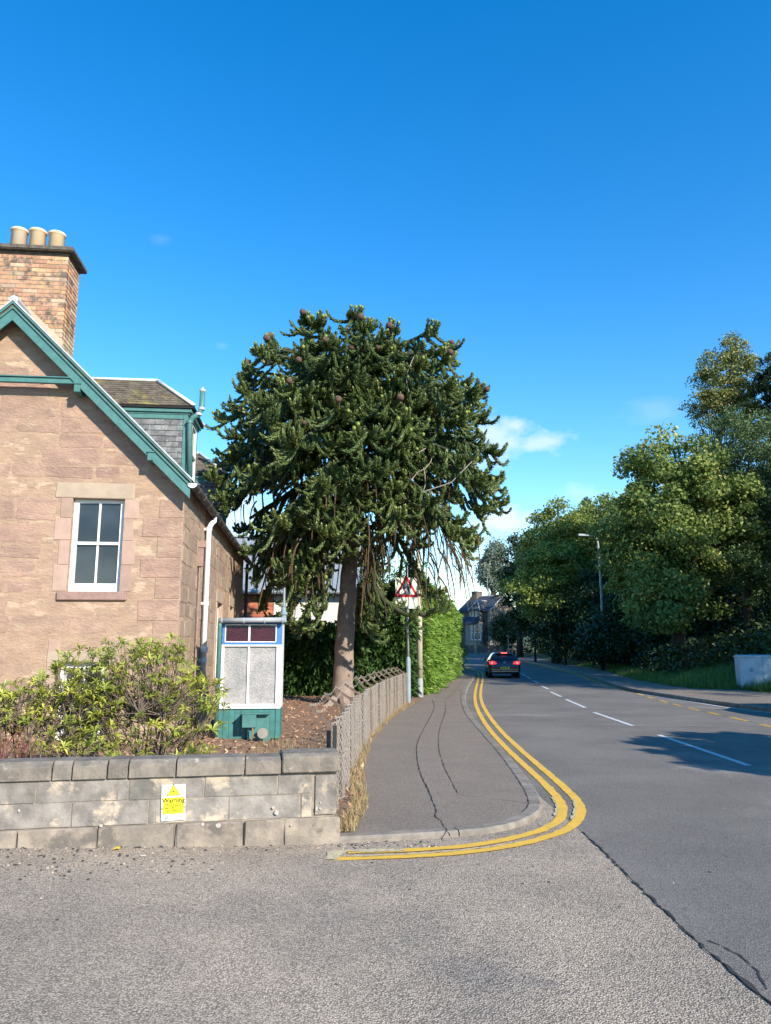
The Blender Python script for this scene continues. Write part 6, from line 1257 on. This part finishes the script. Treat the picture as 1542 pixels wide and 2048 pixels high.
# ================================================================== SHRUBS BEHIND THE WALL
R_az = LM('azalea_leaf', (.16, .24, .035), (.50, .50, .09), (.66, .58, .10), tr=.28, rough=.38, frac=.16, spec=.5)
R_red = LM('reddish_stem_leaf', (.20, .10, .05), (.28, .26, .07), tr=.2)
M['twig'] = mat('grey_twig', (.17, .13, .10), (.11, .085, .065), sc=14, rough=.9)
M['redtwig'] = mat('red_twig', (.20, .06, .05), (.14, .05, .04), sc=14, rough=.8)
def shrub(label, els, nw, base, seed, mt=R_az, tw='twig', ll=.043, group='shrubs behind the garden wall', nst=70):
    nw = int(nw * 1.3)
    pr_ = random.Random(seed); x0, y0 = base; z0 = H(x0, y0) + .08; t = thing('flowering_shrub', label, 'shrub', (x0, y0, z0), 0, group); V = []; rn = []; tw_ = MB(); wh = []
    vol = [e[1] * e[3] for e in els]
    for k in range(nw):
        e = pr_.choices(els, vol)[0]
        while True:
            a = Vector((pr_.uniform(-1, 1), pr_.uniform(-1, 1), pr_.uniform(-1, 1)))
            if a.length <= 1 and (a.length > .55 or pr_.random() < .4) and (a.z > -.3 or pr_.random() < .5): break
        wh.append(Vector((e[0].x + a.x * e[1], e[0].y + a.y * e[2], e[0].z + a.z * e[3])))
    for c in wh:
        if c.z < z0 + .12: continue
        ax_ = (Vector((pr_.gauss(0, .45), pr_.gauss(0, .45), 1))).normalized(); a1 = ax_.orthogonal().normalized(); a2 = ax_.cross(a1); base_r = pr_.random(); s = pr_.uniform(.7, 1.25); nlf = pr_.randint(8, 13)
        for j in range(nlf):
            w = 2 * math.pi * j / nlf + pr_.uniform(-.2, .2); elv = pr_.uniform(-.25, 1.0); d = ((a1 * math.cos(w) + a2 * math.sin(w)) * math.cos(elv) + ax_ * math.sin(elv)).normalized(); sd_ = d.cross(ax_).normalized(); nn_ = sd_.cross(d).normalized(); L = ll * 2 * s * pr_.uniform(.7, 1.15); wd_ = L * .125
            p0, p1, p2 = c, c + d * L * .55 + nn_ * .004, c + d * L - nn_ * L * .12; q = nn_ * wd_ * .35
            V += [p0, p1 + sd_ * wd_ + q, p2, p1, p0, p1, p2, p1 - sd_ * wd_ + q]; v = min(1, base_r * .65 + pr_.random() * .35); rn += [v, v]
    foot = [Vector((x0 + pr_.uniform(-.5, .5) * els[0][1], y0 + pr_.uniform(-.15, .15), z0 - .05)) for _ in range(9)]
    hubs = []
    for k in range(nst // 3):
        f = pr_.choice(foot); c = pr_.choice(wh); h_ = f.lerp(c, pr_.uniform(.5, .75)); h_.z = f.z + (c.z - f.z) * pr_.uniform(.45, .65); hubs.append(h_); m_ = f.lerp(h_, .5) + Vector((pr_.uniform(-.05, .05), pr_.uniform(-.05, .05), 0)); tw_.tube([f - Vector((0, 0, 0)), m_, h_], [.013, .010, .007], 4, cap=False)
    for c in wh:
        h_ = min(pr_.sample(hubs, min(8, len(hubs))), key=lambda q: (q - c).length + max(0, q.z - c.z) * 3); m_ = h_.lerp(c, .5) + Vector((pr_.uniform(-.04, .04), pr_.uniform(-.04, .04), -.03)); tw_.tube([h_, m_, c], [.0055, .004, .003], 3, cap=False)
    npmesh('foliage', np.array([tuple(v) for v in V], np.float32), 4, mt, t, rnd=np.array(rn), off=(x0, y0, z0)); tw_.build('twigs', M[tw], t, world=True); return t
SD = 8.0
se = lambda px, py, rx, ry, d=SD, rd=.35: EL(px, py, d, rx, ry, rd)
q = D(310, 1500, SD); shrub('tallest yellow-green shrub right of the lower window, reaching towards the downpipe', [se(300, 1345, 95, 62), se(270, 1430, 110, 80), se(385, 1440, 62, 85), se(250, 1300, 50, 26), se(335, 1305, 30, 30), se(425, 1395, 25, 35), se(200, 1370, 50, 50)], 330, (q.x, q.y), 1, nst=110)
q = D(150, 1500, SD); shrub('open leggy shrub in front of the lower cottage window', [se(150, 1385, 95, 55), se(140, 1440, 95, 75), se(175, 1325, 65, 28), se(200, 1480, 70, 50)], 230, (q.x, q.y), 2, nst=80)
q = D(20, 1500, SD); shrub('yellow-green shrub at the left edge behind the wall', [se(20, 1435, 85, 65), se(60, 1385, 60, 30), se(-60, 1450, 80, 90)], 190, (q.x, q.y), 3, nst=60)
q = D(60, 1500, 7.4); shrub('low shrub with thin dark red stems behind the wall', [se(45, 1495, 60, 32, 7.4, .2), se(25, 1480, 40, 40, 7.4, .2)], 26, (q.x, q.y), 4, R_red, 'redtwig', .022, nst=60)
q = D(250, 1515, 7.3); shrub('low bright green seedlings just above the coping', [se(230, 1505, 150, 18, 7.3, .12), se(90, 1505, 50, 18, 7.3, .12)], 14, (q.x, q.y), 5, R_az, 'twig', .05, nst=12)
